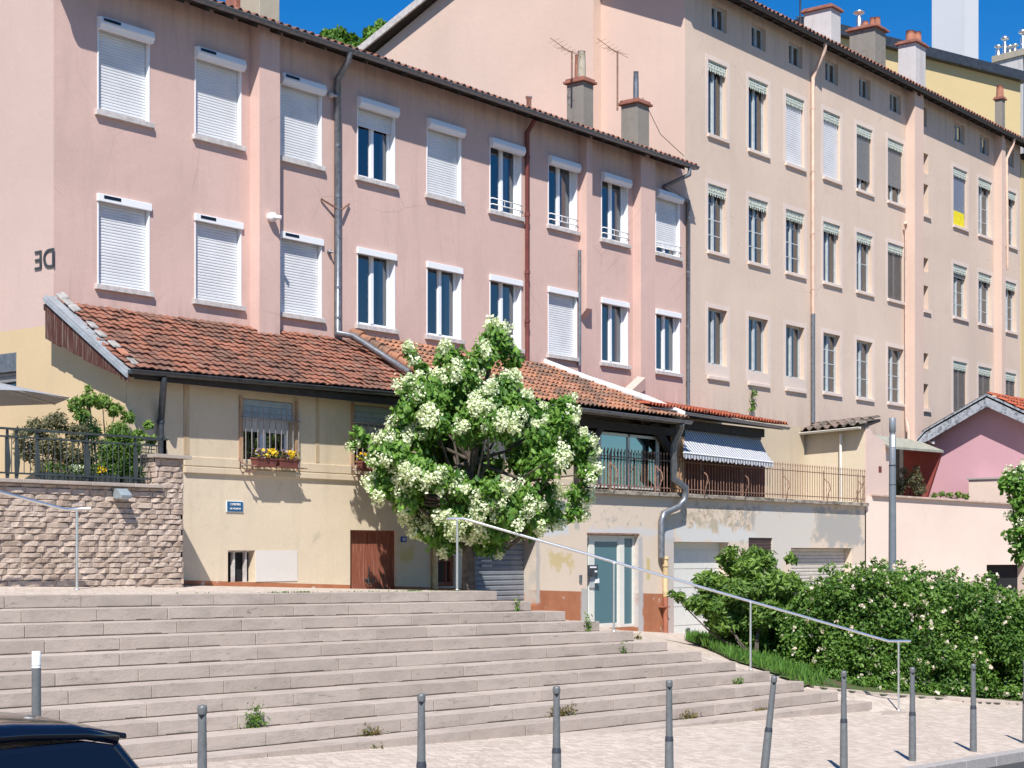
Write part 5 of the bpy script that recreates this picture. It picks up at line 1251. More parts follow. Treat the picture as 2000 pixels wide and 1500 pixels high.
# white flowering tree on the landing
rng = np.random.default_rng(33)
T0_ = 29.7; tb_ = at(914, 1152, T0_); tb_.z = float(hz(tb_.x, tb_.y))
tree = thing('flowering_tree', 'round tree with big cream white blossom clusters in front of the yellow building', 'tree', tb_)
outline = {650: (938, 1000), 690: (790, 1035), 730: (815, 1010), 770: (785, 1020), 800: (765, 1105), 850: (722, 1120), 900: (708, 1140), 950: (722, 1145), 1000: (782, 1100), 1040: (815, 1000), 1068: (850, 945)}
cs = []; rs = []
spec = [(968, 668, 34, 0), (940, 700, 30, -.2), (1000, 700, 26, .2), (880, 700, 30, .3), (905, 735, 34, -.3), (803, 692, 15, -.2), (820, 715, 18, -.1), (985, 745, 24, .2)]
ys = sorted(outline)
for q in range(118):
    y = rng.uniform(755, 1068); lo = np.interp(y, ys, [outline[k][0] for k in ys]); hi = np.interp(y, ys, [outline[k][1] for k in ys])
    m, h = (lo+hi)/2, (hi-lo)/2; a = rng.uniform(0, 6.283); r_ = math.sqrt(rng.uniform(.15, 1)); rb = rng.uniform(24, 40)
    spec.append((m+math.cos(a)*r_*(h-rb*.35), y, rb, math.sin(a)*r_*(h-rb*.35)/FPX*T0_))
spec += [(700, 845, 16, 0), (712, 862, 14, .1), (690, 868, 10, 0), (735, 940, 20, -.2), (750, 955, 18, 0), (1120, 860, 26, 0), (1140, 905, 26, .2), (1142, 870, 24, 0), (1148, 925, 22, -.2), (1128, 965, 26, .1), (1098, 825, 28, -.2), (1118, 1000, 22, .1), (1075, 1000, 28, -.3), (1040, 1030, 26, 0), (1105, 790, 22, 0), (1085, 1010, 22, 0), (820, 1040, 12, -.3), (800, 985, 20, .1), (1010, 790, 26, -.6), (880, 1070, 16, -.2), (935, 1072, 14, 0)]
bl = blobs_px(spec, T0_); cs = [b[:3] for b in bl]; rs = [b[3] for b in bl]
n = 33000; P, d = blob_points(cs, rs, n, .35, .9); N = d*.5+rng.normal(size=(n, 3))*.5+np.array([-.2, -.2, .5])
part('crown', leaf_mesh('crown', M['leaf_tree'], P, N, rng.uniform(.06, .18, n), .58, up=np.tile([0, 0, -1.0], (n, 1)), fold=.5), None, tree)
# blossom clusters facing outwards
ctr = np.array(at(925, 880, T0_)); fl_ = []
prob = np.array(rs)**1.5; prob /= prob.sum()
while len(fl_) < 540:
    i = rng.choice(len(cs), p=prob); dd = np.array(cs[i])-ctr; dd /= np.linalg.norm(dd)+1e-6; dd = dd+rng.normal(size=3)*.55; dd[2] += .15; dd /= np.linalg.norm(dd)
    c = np.array(cs[i])+dd*rs[i]*rng.uniform(.85, 1.1)
    if c[2] < ctr[2]-1.6 and rng.random() < .7: continue
    fl_.append(c)
PP = []; NN = []
for c in fl_:
    m = rng.integers(60, 115); q = rng.normal(size=(m, 3)); q /= np.linalg.norm(q, axis=1, keepdims=True); r_ = rng.uniform(.08, .165)
    ax = 1+.4*rng.random(); PP.append(c+q*r_*rng.uniform(.45, 1, (m, 1))*np.array([1, 1, ax])); NN.append(q*.8+rng.normal(size=(m, 3))*.6)
PP = np.concatenate(PP); NN = np.concatenate(NN)
part('blossom', leaf_mesh('blossom', M['petal_white'], PP, NN, rng.uniform(.035, .065, len(PP)), .85, fold=.25), None, tree)
f = MB(); tk = [tb_+Vector((0, 0, -.1)), tb_+Vector((.02, 0, .5)), at(915, 1060, T0_), at(908, 980, T0_), at(920, 900, T0_), at(930, 820, T0_), at(955, 720, T0_), at(970, 665, T0_)]
f.tube(tk, [.145, .125, .105, .09, .075, .055, .03, .012], 10)
for q in range(60):
    i = rng.integers(0, len(cs)); c = Vector(cs[i]); j = rng.integers(2, 6); a = Vector(tk[j]); 
    if c.z < a.z-.3: a = Vector(tk[3])
    m = a.lerp(c, .5)+Vector((0, 0, -.12))+Vector(rng.normal(size=3)*.1); f.tube([a, m, c], [.04, .025, .008], 6)
part('trunk', f, M['bark'], tree)
# tree at the right edge
t2 = 36.0
o = shrub('flowering_tree', 'white flowering tree branch at the right edge of the view beside the rose wall', 'tree', G(2075, 1330), blobs_px([(1975, 945, 26, 0), (2000, 930, 30, .2), (2010, 980, 36, 0), (1995, 1010, 24, .1), (1990, 1045, 26, -.1), (2030, 960, 50, .2), (2040, 1040, 50, 0), (2000, 1080, 26, 0), (1965, 940, 14, 0)], t2), 2600, .13, M['leaf_tree'], .6, 8, ('blossom', M['petal_white'], 26, 60, .15, .06), stem_r=.04, crown='crown')
# left rounded bush
rng = np.random.default_rng(21)
g = G(1475, 1290)
spec = []
for q in range(105):
    y = rng.uniform(1090, 1262); lo = np.interp(y, [1075, 1110, 1150, 1200, 1260], [1420, 1395, 1345, 1350, 1420]); hi = np.interp(y, [1075, 1110, 1150, 1200, 1270], [1470, 1550, 1590, 1585, 1530]); m, h = (lo+hi)/2, (hi-lo)/2; a = rng.uniform(0, 6.283); r_ = math.sqrt(rng.uniform(.1, 1)); rb = rng.uniform(18, 30)
    spec.append((m+math.cos(a)*r_*(h-rb*.5), y, rb, math.sin(a)*r_*(h-rb*.5)/FPX*33))
spec += [(1430, 1078, 16, 0), (1410, 1090, 14, .2), (1545, 1092, 14, .1), (1475, 1078, 12, -.1), (1328, 1165, 14, 0), (1350, 1180, 16, -.1), (1312, 1160, 8, 0), (1500, 1100, 16, 0)]
shrub('bush', 'large rounded green bush with long glossy leaves beside the glass door and handrail', 'bush', g, blobs_px(spec, 33.0), 27000, .135, M['leaf_bush'], .36, 8, None, fl=.3, stem_r=.025)
# long flowering hedge
ft_ = {}
def ft(px):
    k = int(px/20)*20
    if k not in ft_: p = G(k, np.interp(k, [1560, 1650, 1750, 2000, 2080], [1310, 1342, 1356, 1374, 1378])); ft_[k] = p.x*CA+p.y*SA
    return ft_[k]
spec = []
for q in range(545):
    px = rng.uniform(1548, 2085); tp_ = np.interp(px, [1560, 1620, 1700, 1800, 1900, 2000, 2080], [1150, 1128, 1110, 1122, 1135, 1145, 1150]); bt_ = np.interp(px, [1560, 1650, 1750, 2000, 2080], [1305, 1338, 1351, 1367, 1371]); rb = rng.uniform(22, 36)
    y = rng.uniform(tp_+rb*.5, bt_); dt = rng.uniform(0, 1)**1.4*2.0 
    spec.append((px, y, rb, dt))
for q in range(46):
    px = rng.uniform(1560, 2070); tp_ = np.interp(px, [1560, 1620, 1700, 1800, 1900, 2000, 2080], [1135, 1112, 1092, 1108, 1120, 1130, 1135]); spec.append((px, tp_+rng.uniform(-6, 16), rng.uniform(6, 12), rng.uniform(.3, 2)))
for q in range(60):
    px = 1590+8.2*q; spec.append((px, np.interp(px, [1560, 1650, 1750, 2000, 2080], [1300, 1334, 1348, 1362, 1366])-rng.uniform(2, 14), 16, rng.uniform(-.2, .1)))
bl = []
for px, y, rb, dt in spec:
    t_ = ft(px)+.42+dt; bl.append(tuple(at(px, y, t_))+(rb/FPX*t_,))
hb = G(1850, 1362)
shrub('flowering_hedge', 'long dense green hedge with pale pink flowers behind the bollards', 'hedge', hb, bl, 150000, .078, M['leaf_hedge'], .55, 0, ('flowers', M['petal_pink'], 1400, 7, .05, .062), fl=.55)
# terrace plants
zt_ = .95; tt = lambda px, v: D(px, v)
def terr(px, v): p = PV(px, 950, v); p.z = zt_; return p
def tb_blobs(lst, v): return [tuple(PV(px, py, v+dv))+(r/FPX*D(px, v),) for px, py, r, dv in lst]
shrub('shrub', 'grey olive bushy plant under the parasol on the terrace', 'shrub', terr(110, 20.95), tb_blobs([(70, 835, 22, 0), (110, 825, 24, .1), (150, 845, 24, 0), (95, 865, 28, 0), (55, 880, 26, .1), (130, 890, 30, 0), (90, 915, 26, 0), (40, 850, 18, 0), (160, 915, 20, .1)], 20.95), 4200, .075, M['leaf_olive'], .32, 10)
shrub('shrub', 'tall maple like shrub with fine leaves in front of the ochre wall', 'shrub', terr(190, 21.2), tb_blobs([(150, 790, 18, .1), (175, 780, 18, 0), (200, 785, 18, .1), (225, 800, 16, 0), (160, 810, 16, 0), (250, 815, 14, 0), (172, 758, 8, 0), (185, 845, 14, 0)], 21.1), 1500, .085, M['leaf_bush'], .35, 9)
shrub('shrub', 'dark green conifer like shrub left of the bamboo on the terrace', 'shrub', terr(175, 20.95), tb_blobs([(175, 830, 20, 0), (180, 860, 22, 0), (172, 890, 22, 0), (176, 920, 20, 0)], 20.95), 1500, .05, M['leaf_dark'], .3, 4)
shrub('shrub', 'lush leafy plant with narrow drooping leaves near the corner downpipe', 'shrub', terr(235, 20.8), tb_blobs([(230, 845, 24, 0), (215, 880, 26, 0), (250, 875, 26, 0), (235, 910, 28, 0), (265, 905, 20, 0), (205, 915, 20, 0)], 20.8), 3600, .12, M['leaf_bush'], .16, 9, up=None)
shrub('shrub', 'small leafy shrub at the pillar end of the terrace', 'shrub', terr(292, 20.7), tb_blobs([(290, 830, 10, .2), (270, 850, 14, .2), (295, 860, 12, .1), (288, 900, 14, 0), (292, 925, 12, 0)], 20.7), 700, .085, M['leaf_bush'], .4, 5)
for k_, (px, w_, lb) in enumerate(((105, .34, 'dark pot with thin sticks behind the terrace railing'), (158, .40, 'dark trough with white flowers behind the terrace railing'), (205, .42, 'dark trough with yellow flowers behind the terrace railing'), (262, .34, 'dark trough at the foot of the narrow leaved plant'))):
    p = terr(px, 20.62); o = thing('plant_trough', lb, 'plant pot', p, 'troughs along the terrace edge'); z0 = 1.06
    part('trough', MB().box(p.x-w_/2, p.x+w_/2, p.y-.1, p.y+.1, .95, z0+.13), M['iron'], o, .01)
    n = 120; P = np.column_stack([rng.uniform(p.x-w_/2, p.x+w_/2, n), rng.uniform(p.y-.12, p.y+.1, n), z0+.1+rng.uniform(0, .18, n)]); N = rng.normal(size=(n, 3)); N[:, 2] += .5
    part('leaves', leaf_mesh('leaves', M['leaf_bush'], P, N, rng.uniform(.04, .08, n), .5), None, o)
    if k_ in (1, 2):
        n = 30; P = np.column_stack([p.x-.12+rng.normal(size=n)*.05, rng.uniform(p.y-.14, p.y, n), z0+.16+rng.uniform(0, .1, n)]); N = rng.normal(size=(n, 3)); N[:, 1] -= 1; part('flowers', leaf_mesh('flowers', M['petal_yellow' if k_ == 2 else 'petal_white'], P, N, rng.uniform(.04, .06, n), .9), None, o)
    if k_ == 0:
        f = MB()
        for q in range(12): x = p.x+rng.uniform(-.14, .14); f.tube([(x, p.y, z0), (x+rng.normal()*.05, p.y-.03, z0+.34)], .006, 4)
        part('sticks', f, M['orange_wood'], o)
# plants behind the rose wall
shrub('shrub', 'grey green shrub behind the rose wall in front of the red wall', 'shrub', PU(1775, 985, 47.0), blobs_px([(1760, 945, 18, 0), (1785, 935, 18, 0), (1795, 955, 16, 0), (1765, 920, 10, 0), (1790, 915, 8, 0), (1750, 960, 14, 0)], 49.6), 1300, .10, M['leaf_olive'], .3, 6)
shrub('shrub', 'low trailing plant on top of the rose wall below the mauve gable', 'shrub', at(1850, 985, 50.3), blobs_px([(1825, 968, 7, 0), (1840, 965, 7, 0), (1855, 967, 7, 0), (1872, 966, 8, 0), (1885, 970, 7, 0)], 50.3), 420, .09, M['leaf_bush'], .4, 4)
# vine on the beige facade
f = MB(); pts = [PV(1466, 805, VF-.05), PV(1472, 790, VF-.08), PV(1469, 775, VF-.06), PV(1471, 762, VF-.05)]
vn = thing('wall_vine', 'thin green vine climbing the beige facade above the red tile roof', 'plant', pts[0])
part('stem', MB().tube(pts, .012, 5), M['bark'], vn); P = np.array([list(Vector(pts[0]).lerp(pts[3], rng.random())+Vector((rng.normal()*.07, -.05+rng.normal()*.03, 0))) for _ in range(70)]); N = rng.normal(size=P.shape); N[:, 1] -= .8
part('leaves', leaf_mesh('leaves', M['leaf_bush'], P, N, rng.uniform(.07, .13, 70), .5), None, vn)
# weeds in the stair joints
def weed(px, py, w, h, n, mat, label, t=None):
    E = None
    # find the riser foot the weed grows from: sight line meets the stair slope
    p = stair_pt(px, py); o = thing('weed', label, 'weed', p, 'weeds growing on the stairs')
    P = np.column_stack([p.x+rng.normal(size=n)*w*.4, p.y-.03+rng.normal(size=n)*.03, p.z+np.abs(rng.normal(size=n))*h*.45+.01]); N = rng.normal(size=(n, 3)); N[:, 1] -= .3; N[:, 2] += .4
    part('leaves', leaf_mesh('leaves', M[mat], P, N, rng.uniform(.03, .075, n), .4), None, o)
    f = MB()
    for q in range(max(4, n//10)): x = p.x+rng.normal()*w*.35; f.tube([(x, p.y-.02, p.z-.01), (x+rng.normal()*w*.15, p.y-.05, p.z+h*rng.uniform(.4, 1))], .003, 4)
    part('stalks', f, M[mat], o)
def stair_pt(px, py):
    for i in range(1, 14):                                  # stair i: riser foot sits one rise below its nosing
        E = at(971+66.6*(i-1), 1154.5+19.6*(i-1), 28.5); rise = 19.6/FPX*28.5
        # intersect sight line with vertical plane of riser i
        k = (px-1000)/FPX; a, b = CA+SA*k, SA-CA*k; nx, ny = .03, .9996
        t_ = (E.x*nx+E.y*ny)/(a*nx+b*ny); p = at(px, py, t_); s_ = (E.x-p.x)
        if s_ < -.05: continue
        foot = E.z+.0113*s_-rise
        if foot-.03 <= p.z <= foot+rise: p.z = foot; return p
    return G(px, py)
weed(497, 1415, .22, .30, 170, 'leaf_bush', 'biggest green weed, rooted low on the stairs between the first two thin bollards')
weed(455, 1432, .22, .07, 60, 'leaf_bush', 'low green weed trailing left of the biggest weed')
weed(722, 1438, .25, .12, 110, 'leaf_dry', 'reddish weed left of the second thin bollard')
weed(735, 1478, .12, .14, 50, 'leaf_dry', 'small dry weed at the foot of the lowest visible riser')
weed(1092, 1398, .42, .16, 170, 'leaf_dry', 'wide dry weed tuft behind the third thin bollard')
weed(1007, 1190, .08, .22, 60, 'leaf_bush', 'dark green weed at the right end of the second step')
weed(1110, 1208, .15, .30, 70, 'leaf_dry', 'yellowish weed beside the red plinth')
weed(1146, 1222, .10, .32, 80, 'leaf_bush', 'dark green weed left of the glass door')
weed(1243, 1248, .18, .08, 50, 'leaf_dry', 'flat weed at the end of the fifth step')
weed(1215, 1274, .10, .18, 40, 'leaf_bush', 'thin weed in the middle of the sixth step riser')
weed(1345, 1396, .35, .10, 90, 'leaf_dry', 'spreading low weed at the second lowest riser')
weed(1440, 1326, .20, .12, 70, 'leaf_bush', 'weed near the handrail foot on the ninth step')
#weed(615, 1406, .10, .05, 30, 'leaf_bush', 'tiny weed right of the biggest green weed')
#weed(365, 1482, .08, .06, 24, 'leaf_bush', 'tiny weed beside the first thin bollard')
weed(1480, 1386, .3, .05, 50, 'leaf_dry', 'low dry weed at the lowest riser by the leaning bollard')

# ------------------------------------------------------------------ handrails
def handrail(label, pts, posts):
    hr = thing('handrail', label, 'handrail', posts[0][1], None)
    part('rail', MB().tube(pts, .024, 12), M['steel'], hr)
    for a, b in posts: part('post', MB().tube([a, b], .019, 10), M['zinc'] if False else M['steel'], hr); part('foot', MB().lathe([(.045, 0), (.045, .008), (.02, .012)], b, 12), M['steel'], hr)
rs_ = [at(872, 1013, 28.2), at(905, 1013, 28.3), at(930, 1020, 28.3), at(1735, 1252, 28.9), at(1778, 1252, 29.0)]
def rail_z(px):
    xs = [872, 905, 930, 1735, 1778]; ys_ = [1013, 1013, 1020, 1252, 1252]; return np.interp(px, xs, ys_)
posts = []
for px, pyb in ((893, 1152), (1199, 1233), (1466, 1308), (1755, 1389)):
    t_ = 28.25+.65*(px-893)/862; a = at(px, rail_z(px)+3, t_); b = at(px, pyb, t_); 
    if px > 1700: b = a.copy(); b.z = float(hz(a.x, a.y))
    posts.append((a, Vector((a.x, a.y, b.z))))
handrail('long brushed steel handrail descending along the right side of the stairs', rs_, posts)
tL = 24.4; tL = 23.7; pts = [at(-330, 873, 20.6), at(128, 995, tL), at(177, 993, tL+.05)]; a = at(150, 997, tL+.02); b = Vector((a.x, a.y, float(hz(a.x, a.y))))
a2 = at(-250, 897, 21.1); handrail('short steel handrail end in front of the rubble wall at the left', pts, [(a, b), (a2, Vector((a2.x, a2.y, float(hz(a2.x, a2.y)))))])

# ------------------------------------------------------------------ bollards
def bollard_parts(o, lean=None):
    pass
bol = thing('bollard', 'slim grey bollard nearest the parked car', 'bollard', (0, 0, 0), 'slim grey bollards along the kerb')
f = MB(); f.lathe([(.050, -.15), (.049, .0), (.045, .46), (.043, .60), (.038, .63)], (0, 0, 0), 18); part('base', f, M['bollard'], bol)
f = MB(); f.lathe([(.038, .63), (.037, .64), (.031, 1.10), (.030, 1.16)], (0, 0, 0), 18); part('shaft', f, M['bollard'], bol)
f = MB(); f.lathe([(.033, 1.155), (.036, 1.165), (.036, 1.200), (.032, 1.222), (.012, 1.226)], (0, 0, 0), 18); part('cap', f, M['bollard'], bol)
f = MB(); n = 8
f.prism([(-.020, -.034, 1.156), (.020, -.034, 1.156), (0, -.034, 1.12)], (0, .012, 0)); f.v = [(x*.62+y*.78, y*.62-x*.78, z) for x, y, z in f.v]; part('notch', f, M['dark'], bol)
f = MB(); f.lathe([(.0450, .595), (.0450, .61), (.041, .632), (.0395, .645)], (0, 0, 0), 18); part('collar', f, M['dark_zinc'], bol)
def dup(root, loc, rot, label, group=None):
    r = root.copy(); SC.collection.objects.link(r); r.location = loc; r.rotation_euler = rot; r['label'] = label
    for ch in list(root.children): c = ch.copy(); SC.collection.objects.link(c); c.parent = r
    return r
vb_ = 9.45; spots = [(395, 1378), (823, 1368), (1087, 1350), (1307, 1337), (1499, 1330), (1648, 1314), (1782, 1305), (1901, 1297), (2003, 1290)]
labs = ['slim grey bollard just right of the dark car', 'slim grey bollard in front of the reddish weed on the stairs', 'slim grey bollard in front of the wide dry weed tuft', 'slim grey bollard in front of the foot of the stairs, left of the leaning one', 'leaning slim grey bollard, its top tilted to the right', 'slim grey bollard just right of the leaning one', 'slim grey bollard next to the lowest handrail post', 'slim grey bollard in front of the hedge, last but one on the right', 'slim grey bollard cut by the right edge of the picture']
for i, ((px, py), lb) in enumerate(zip(spots, labs)):
    p = PV(px, py, vb_); z = float(Fz(p.x, p.y))
    rot = (0, 0, 0)
    if i == 4: p = PV(1490, 1330, vb_); rot = Matrix.Rotation(R(6), 3, Vector((CA, SA, 0))).to_euler()
    if i == 0: bol.location = (p.x, p.y, z); bol['label'] = lb
    else: dup(bol, (p.x, p.y, z), rot, lb)
p = PV(71, 1272, 9.6); z = float(Fz(p.x, p.y)); wb = thing('white_capped_bollard', 'thicker grey bollard with white cap behind the dark car', 'bollard', (p.x, p.y, z))
H = p.z-z; f = MB(); f.lathe([(.036, -.1), (.034, .1), (.031, H-.115)], (p.x, p.y, z), 18); part('shaft', f, M['bollard'], wb)
f = MB(); f.lathe([(.031, H-.115), (.031, H-.005), (.028, H)], (p.x, p.y, z), 18)
for q in (.105, .085): f.lathe([(.033, H-q-.008), (.033, H-q)], (p.x, p.y, z), 18)
part('cap', f, M['bollard_white'], wb)
# ------------------------------------------------------------------ lamp post in the hedge
p = at(1743, 1100, 35.0); lz = float(hz(p.x, p.y)); zt2 = at(1743, 816, 35).z
lp = thing('lamp_post', 'plain grey cylindrical lamp post rising out of the hedge', 'lamp post', (p.x, p.y, lz))
f = MB(); f.lathe([(.085, -.1), (.083, 2.0), (.072, zt2-lz-1.0)], (p.x, p.y, lz), 20); part('pole', f, simple('lamp_post_grey', (.17, .19, .21), .45, .1, var=.08), lp)
f = MB(); f.lathe([(.070, zt2-lz-1.0), (.070, zt2-lz-.40), (.06, zt2-lz-.39), (.06, zt2-lz-.30), (.070, zt2-lz-.29), (.070, zt2-lz-.01), (.06, zt2-lz)], (p.x, p.y, lz), 20); part('head', f, simple('lamp_head_grey', (.20, .22, .24), .45, .1, var=.08), lp)
f = MB(); f.lathe([(.074, 0), (.074, .03)], (p.x, p.y, zt2-1.02), 20); f.lathe([(.074, 0), (.074, .02)], (p.x, p.y, zt2-1.42), 20); part('band', f, M['dark_zinc'], lp)
f = MB(); d = Vector((-CA, -SA, 0)); sd_ = Vector((SA, -CA, 0)); c_ = Vector((p.x, p.y, zt2-.62))+d*.062; f.obox(c_-sd_*.035, sd_*.07, d*.014, (0, 0, .26)); part('lens', f, M['white'], lp, .006)
# ------------------------------------------------------------------ dark car
mc = NT('dark_blue_car_paint'); mc.b.inputs['Coat Weight'].default_value = .8; mc.b.inputs['Coat Roughness'].default_value = .05; M['car'] = mc.done((.004, .007, .018), .25, .2, .5)
M['car_glass'] = NT('dark_car_glass').done((.004, .008, .02), .18, 0, .3)
M['rubber'] = simple('tyre_rubber', (.02, .02, .02), .9); M['rim'] = simple('alloy', (.4, .4, .42), .35, .8)
gz_ = float(Fz(5, 9.2))-.14; vc_ = 8.05
cu = 2.55; car = thing('parked_car', 'dark blue car roof in the bottom left corner', 'car', (cu, vc_, gz_))
top_z = PV(130, 1416, 7.45).z
prof = [(-1.9, .62), (-1.85, .95), (-1.55, 1.02), (-1.25, 1.38), (-.6, 1.47), (.3, 1.465), (.9, 1.43), (1.25, 1.36), (1.42, 1.29), (1.95, .99), (2.5, .90), (2.75, .72), (2.8, .45), (2.7, .28), (-1.85, .28)]
scz = (top_z-gz_)/1.47
uR = PV(243, 1456, 7.35).x; off = uR-1.42
bodyp = [(-2.6, .60), (-2.5, .84), (-1.6, .98), (1.62, .99), (1.76, .90), (1.84, .70), (1.86, .45), (1.78, .28), (-2.5, .28)]
f = MB(); W2 = .88
f.prism([(off+a, vc_-W2, gz_+b*scz) for a, b in bodyp], (0, 2*W2, 0)); body = part('body', f, M['car'], car, .05)
cab = [(-1.62, .96), (-1.05, 1.33), (-.8, 1.40), (1.15, 1.39), (1.36, 1.35), (1.60, .98)]
f = MB(); f.smooth = True; vs = []
for a, b in cab:
    w = W2*(1-.20*(b-.95)/.5); vs += [(off+a, vc_-w, gz_+b*scz), (off+a, vc_+w, gz_+b*scz)]
n = len(cab); f.smooth = False
f.add(vs, [tuple(2*i for i in range(n)), tuple(2*i+1 for i in range(n))[::-1]]+[(2*i, 2*i+1, 2*i+3, 2*i+2) for i in range(n-1)]); part('windows', f, M['car_glass'], car, .03)
rp = [(-1.12, 1.33), (-.95, 1.435), (-.6, 1.47), (.2, 1.49), (.8, 1.475), (1.15, 1.45), (1.36, 1.405)]
f = MB(); f.smooth = True; vs = []; m_ = 9
for a, b in rp:
    for j in range(m_):
        s_ = -1+2*j/(m_-1); w = W2*.815; vs.append((off+a, vc_+w*s_, gz_+scz*(b-.055*abs(s_)**3)))
f.add(vs, [(i*m_+j, i*m_+j+1, (i+1)*m_+j+1, (i+1)*m_+j) for i in range(len(rp)-1) for j in range(m_-1)]); rf_ = part('roof', f, M['car'], car); md = rf_.modifiers.new('solid', 'SOLIDIFY'); md.thickness = .05; md.offset = -1
for s_ in (-1, 1):
    w = vc_+s_*W2*.80; f = MB(); f.tube([(off+1.33, w, gz_+scz*1.34), (off+1.58, vc_+s_*W2*.93, gz_+scz*.99)], .045, 8); part('pillar', f, M['car'], car); f = MB(); f.tube([(off-1.05, w, gz_+scz*1.30), (off-1.60, vc_+s_*W2*.95, gz_+scz*.96)], .05, 8); part('pillar', f, M['car'], car)
for a in (-1.85, 1.15):
    for s_ in (-1, 1):
        f = MB(); f.lathe([(.2, 0), (.31, .0), (.325, .04), (.325, .16), (.31, .2), (.2, .2)], (0, 0, 0), 24); f.v = [(off+a+x, vc_+s_*(W2-.03)+(z-.1)*1, gz_+.325+y) for x, y, z in f.v]; wh = part('wheel', f, M['rubber'], car)
        f = MB(); f.lathe([(.01, .0), (.20, .0), (.21, .1), (.20, .205), (.01, .205)], (0, 0, 0), 20); f.v = [(off+a+x, vc_+s_*(W2-.03)+(z-.1), gz_+.325+y) for x, y, z in f.v]; part('rim', f, M['rim'], wh)
for s_ in (-1, 1): part('headlight', MB().box(off-2.59, off-2.45, vc_+s_*.68-.16, vc_+s_*.68+.16, gz_+.62, gz_+.76), M['glass'], car, .02); part('mirror', MB().box(off-1.35, off-1.2, vc_+s_*.98-.1, vc_+s_*.98+.1, gz_+.98, gz_+1.12), M['car'], car, .03)
mr = simple('red_lens', (.25, .01, .01), .15)
for s_ in (-1, 1): part('taillight', MB().box(off+1.70, off+1.85, vc_+s_*.74-.10, vc_+s_*.74+.10, gz_+.72, gz_+.98), mr, car, .02)
part('spoiler', MB().prism([(off+1.2, vc_-.66, gz_+scz*1.455), (off+1.47, vc_-.66, gz_+scz*1.40), (off+1.47, vc_-.66, gz_+scz*1.37), (off+1.2, vc_-.66, gz_+scz*1.40)], (0, 1.32, 0)), M['car'], car, .008)
# ------------------------------------------------------------------ things on the roofs
def antenna(px, pyb, pyt, v, label, yag):
    b = PV(px, pyb, v); tz = ZV(pyt, px, v); o = thing('tv_antenna', label, 'antenna', b, None)
    part('mast', MB().tube([b, (b.x, b.y, tz)], .022, 6), M['rust'], o)
    f = MB(); c = Vector((b.x, b.y, tz)); d = Vector((yag, .45, .42*abs(yag)))
    f.tube([c-d*.2, c-d*.2+Vector((-.5, .2, .25))], .008, 5)
    for q in range(5): m = c-d*.2+Vector((-.5, .2, .25))*(q/5); f.tube([m+Vector((-.08, -.22, 0)), m+Vector((.08, .22, 0))], .0035, 4)
    f.tube([c-Vector((.55, .1, .05)), c+Vector((.6, .1, .0))], .006, 5)
    for q in range(7): m = c+Vector((-.5+.13*q, 0, -.04+.006*q)); f.tube([m+Vector((.03, -.13, -.03)), m+Vector((-.03, .13, .03))], .003, 4)
    part('aerial', f, M['rust'], o)
antenna(1117, 152, 100, 23.55, 'tv antenna beside the left weathered chimney with two flues', 1)
antenna(1206, 216, 100, 23.45, 'taller tv antenna on the mast left of the right weathered chimney', 1)
p = at(1563, 52, 51.5); o = thing('tv_antenna', 'thin dark antenna mast left of the white chimney on the tall roof', 'antenna', p); part('mast', MB().tube([p, p+Vector((0, 0, 2.6))], .03, 6), M['dark_zinc'], o); part('aerial', MB().tube([p+Vector((-.1, .1, .3)), p+Vector((.1, -.1, .3))], .02, 6), M['dark_zinc'], o)
f = MB(); a = PV(1255, 190, 23.6); f.tube([a, PV(1290, 262, 23.3), PV(1336, 305, 23.1)], .008, 4); o = part('cable', f, M['dark_zinc'], None); tag(o, 'thin cable hanging from the right weathered chimney across the salmon gable', 'cable')
# ------------------------------------------------------------------ far buildings
yf = thing('yellow_far_building', 'plain yellow rendered building rising behind the tall beige roof', 'building', at(1900, 300, 80))
Rr = at(1993, 160, 82); dv = Vector((CA*3250+SA*4670, SA*3250-CA*4670, 0)).normalized(); Lf = Rr-dv*15; back = Vector((dv.y, -dv.x, 0)) if Vector((dv.y, -dv.x, 0)).dot(Vector((CA, SA, 0))) > 0 else Vector((-dv.y, dv.x, 0))
f = MB(); f.obox(Lf+Vector((0, 0, -26)), dv*15, back*12, (0, 0, 26)); part('wall', f, M['yellow_far'], yf)
f = MB(); ov = -back*.35; f.obox(Lf+ov+Vector((0, 0, -.02)), dv*15.3, back*12.5, (0, 0, .45)); part('roof_edge', f, M['dark_zinc'], yf)
tw = thing('white_tower', 'tall blank white tower against the blue sky at the top right', 'tower', at(1865, 300, 96))
c = at(1884, 100, 96); a = at(1820, 100, 98); b = at(1911, 100, 97.4); a.z = b.z = c.z = 0
f = MB(); f.obox(c, a-c, b-c, (0, 0, 45)); part('wall', f, M['white_far'], tw)
rc = thing('chimney_stack', 'broad pale chimney stack with steel cowls at the upper right edge', 'chimney', at(1975, 160, 90))
c = at(1998, 140, 90); a = at(1940, 140, 91.4); c.z = a.z = 20; b = c+(a-c).cross(Vector((0, 0, 1))).normalized()*-1.5 if False else c+Vector((2.2, .8, 0)); H = at(1998, 108, 90).z-20
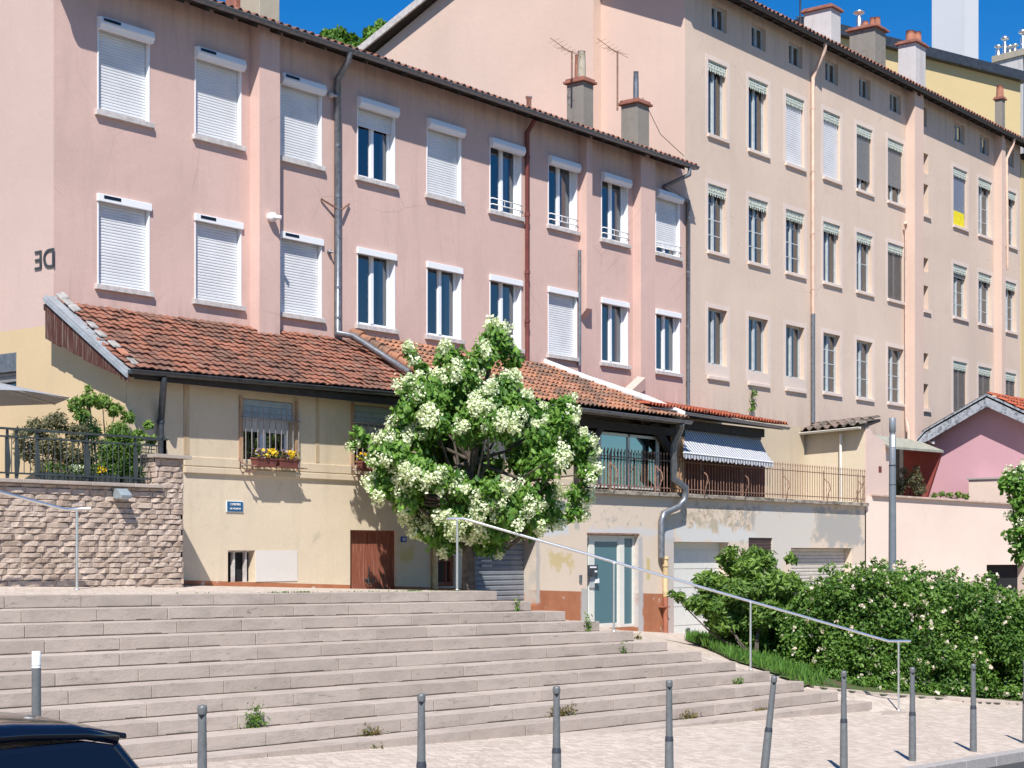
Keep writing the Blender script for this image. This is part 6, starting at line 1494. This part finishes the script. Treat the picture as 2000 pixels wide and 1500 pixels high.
f = MB(); f.obox(c, a-c, b-c, (0, 0, H)); sk = part('stack', f, M['white_ch'], rc)
f = MB(); o = c-(a-c)*.05-(b-c)*.05; f.obox(o+Vector((0, 0, H)), (a-c)*1.1, (b-c)*1.1, (0, 0, .35)); part('cap', f, M['tan_ch'], sk)
for q, h in ((.85, .8), (.62, 1.2), (.45, .6), (.28, .6), (.02, 1.3)):
    m = c+(a-c)*q+(b-c)*.3; m.z = 20+H+.35; part('cowl', MB().lathe([(.13, 0), (.13, h*.6), (.08, h*.62), (.08, h*.8), (.22, h*.82), (.2, h*.92), (.02, h)], m, 10), M['steel'], sk)
yn = thing('yellow_neighbour', 'narrow sliver of yellow building at the right edge beyond the beige facade', 'building', (61, 24, 0))
f = MB(); f.box(UB1+.02, UB1+6, VF-.02, VF+9, -3, 14.3); part('wall', f, M['yellow_far'], yn); part('roof', MB().box(UB1, UB1+6.1, VF-.4, VF+9.2, 14.3, 14.5), M['dark_wood'], yn)
# far trees above the roof
def far_tree(label, spec, t_, mat):
    base = at(spec[0][0], 1080, t_); base.z = 0
    bl = blobs_px(spec, t_); cs = [b[:3] for b in bl]; rs = [b[3] for b in bl]; o = thing('tree', label, 'tree', base)
    n = 5000; P, d = blob_points(cs, rs, n, .5); N = d+rng.normal(size=(n, 3))*.6; part('crown', leaf_mesh('crown', mat, P, N, rng.uniform(.2, .42, n), .6), None, o)
    f = MB(); c = at(spec[0][0], spec[0][1], t_); f.tube([base, base.lerp(c, .6), c], [.35, .25, .08], 8); part('trunk', f, M['bark'], o)
far_tree('dark green tree top showing above the pink roof, left of the brighter one', [(655, 95, 22, 0), (640, 70, 11, 0), (663, 68, 13, .3), (686, 76, 11, 0), (620, 92, 14, .4), (684, 105, 20, 0), (650, 130, 40, 0)], 60, M['leaf_hedge'])
far_tree('bright green tree top between the pink roof and the salmon gable', [(735, 85, 26, 0), (722, 66, 12, 0), (745, 54, 13, 0), (762, 62, 12, .3), (712, 88, 10, 0), (770, 92, 18, 0), (735, 130, 45, 0)], 58, M['leaf_tree'])
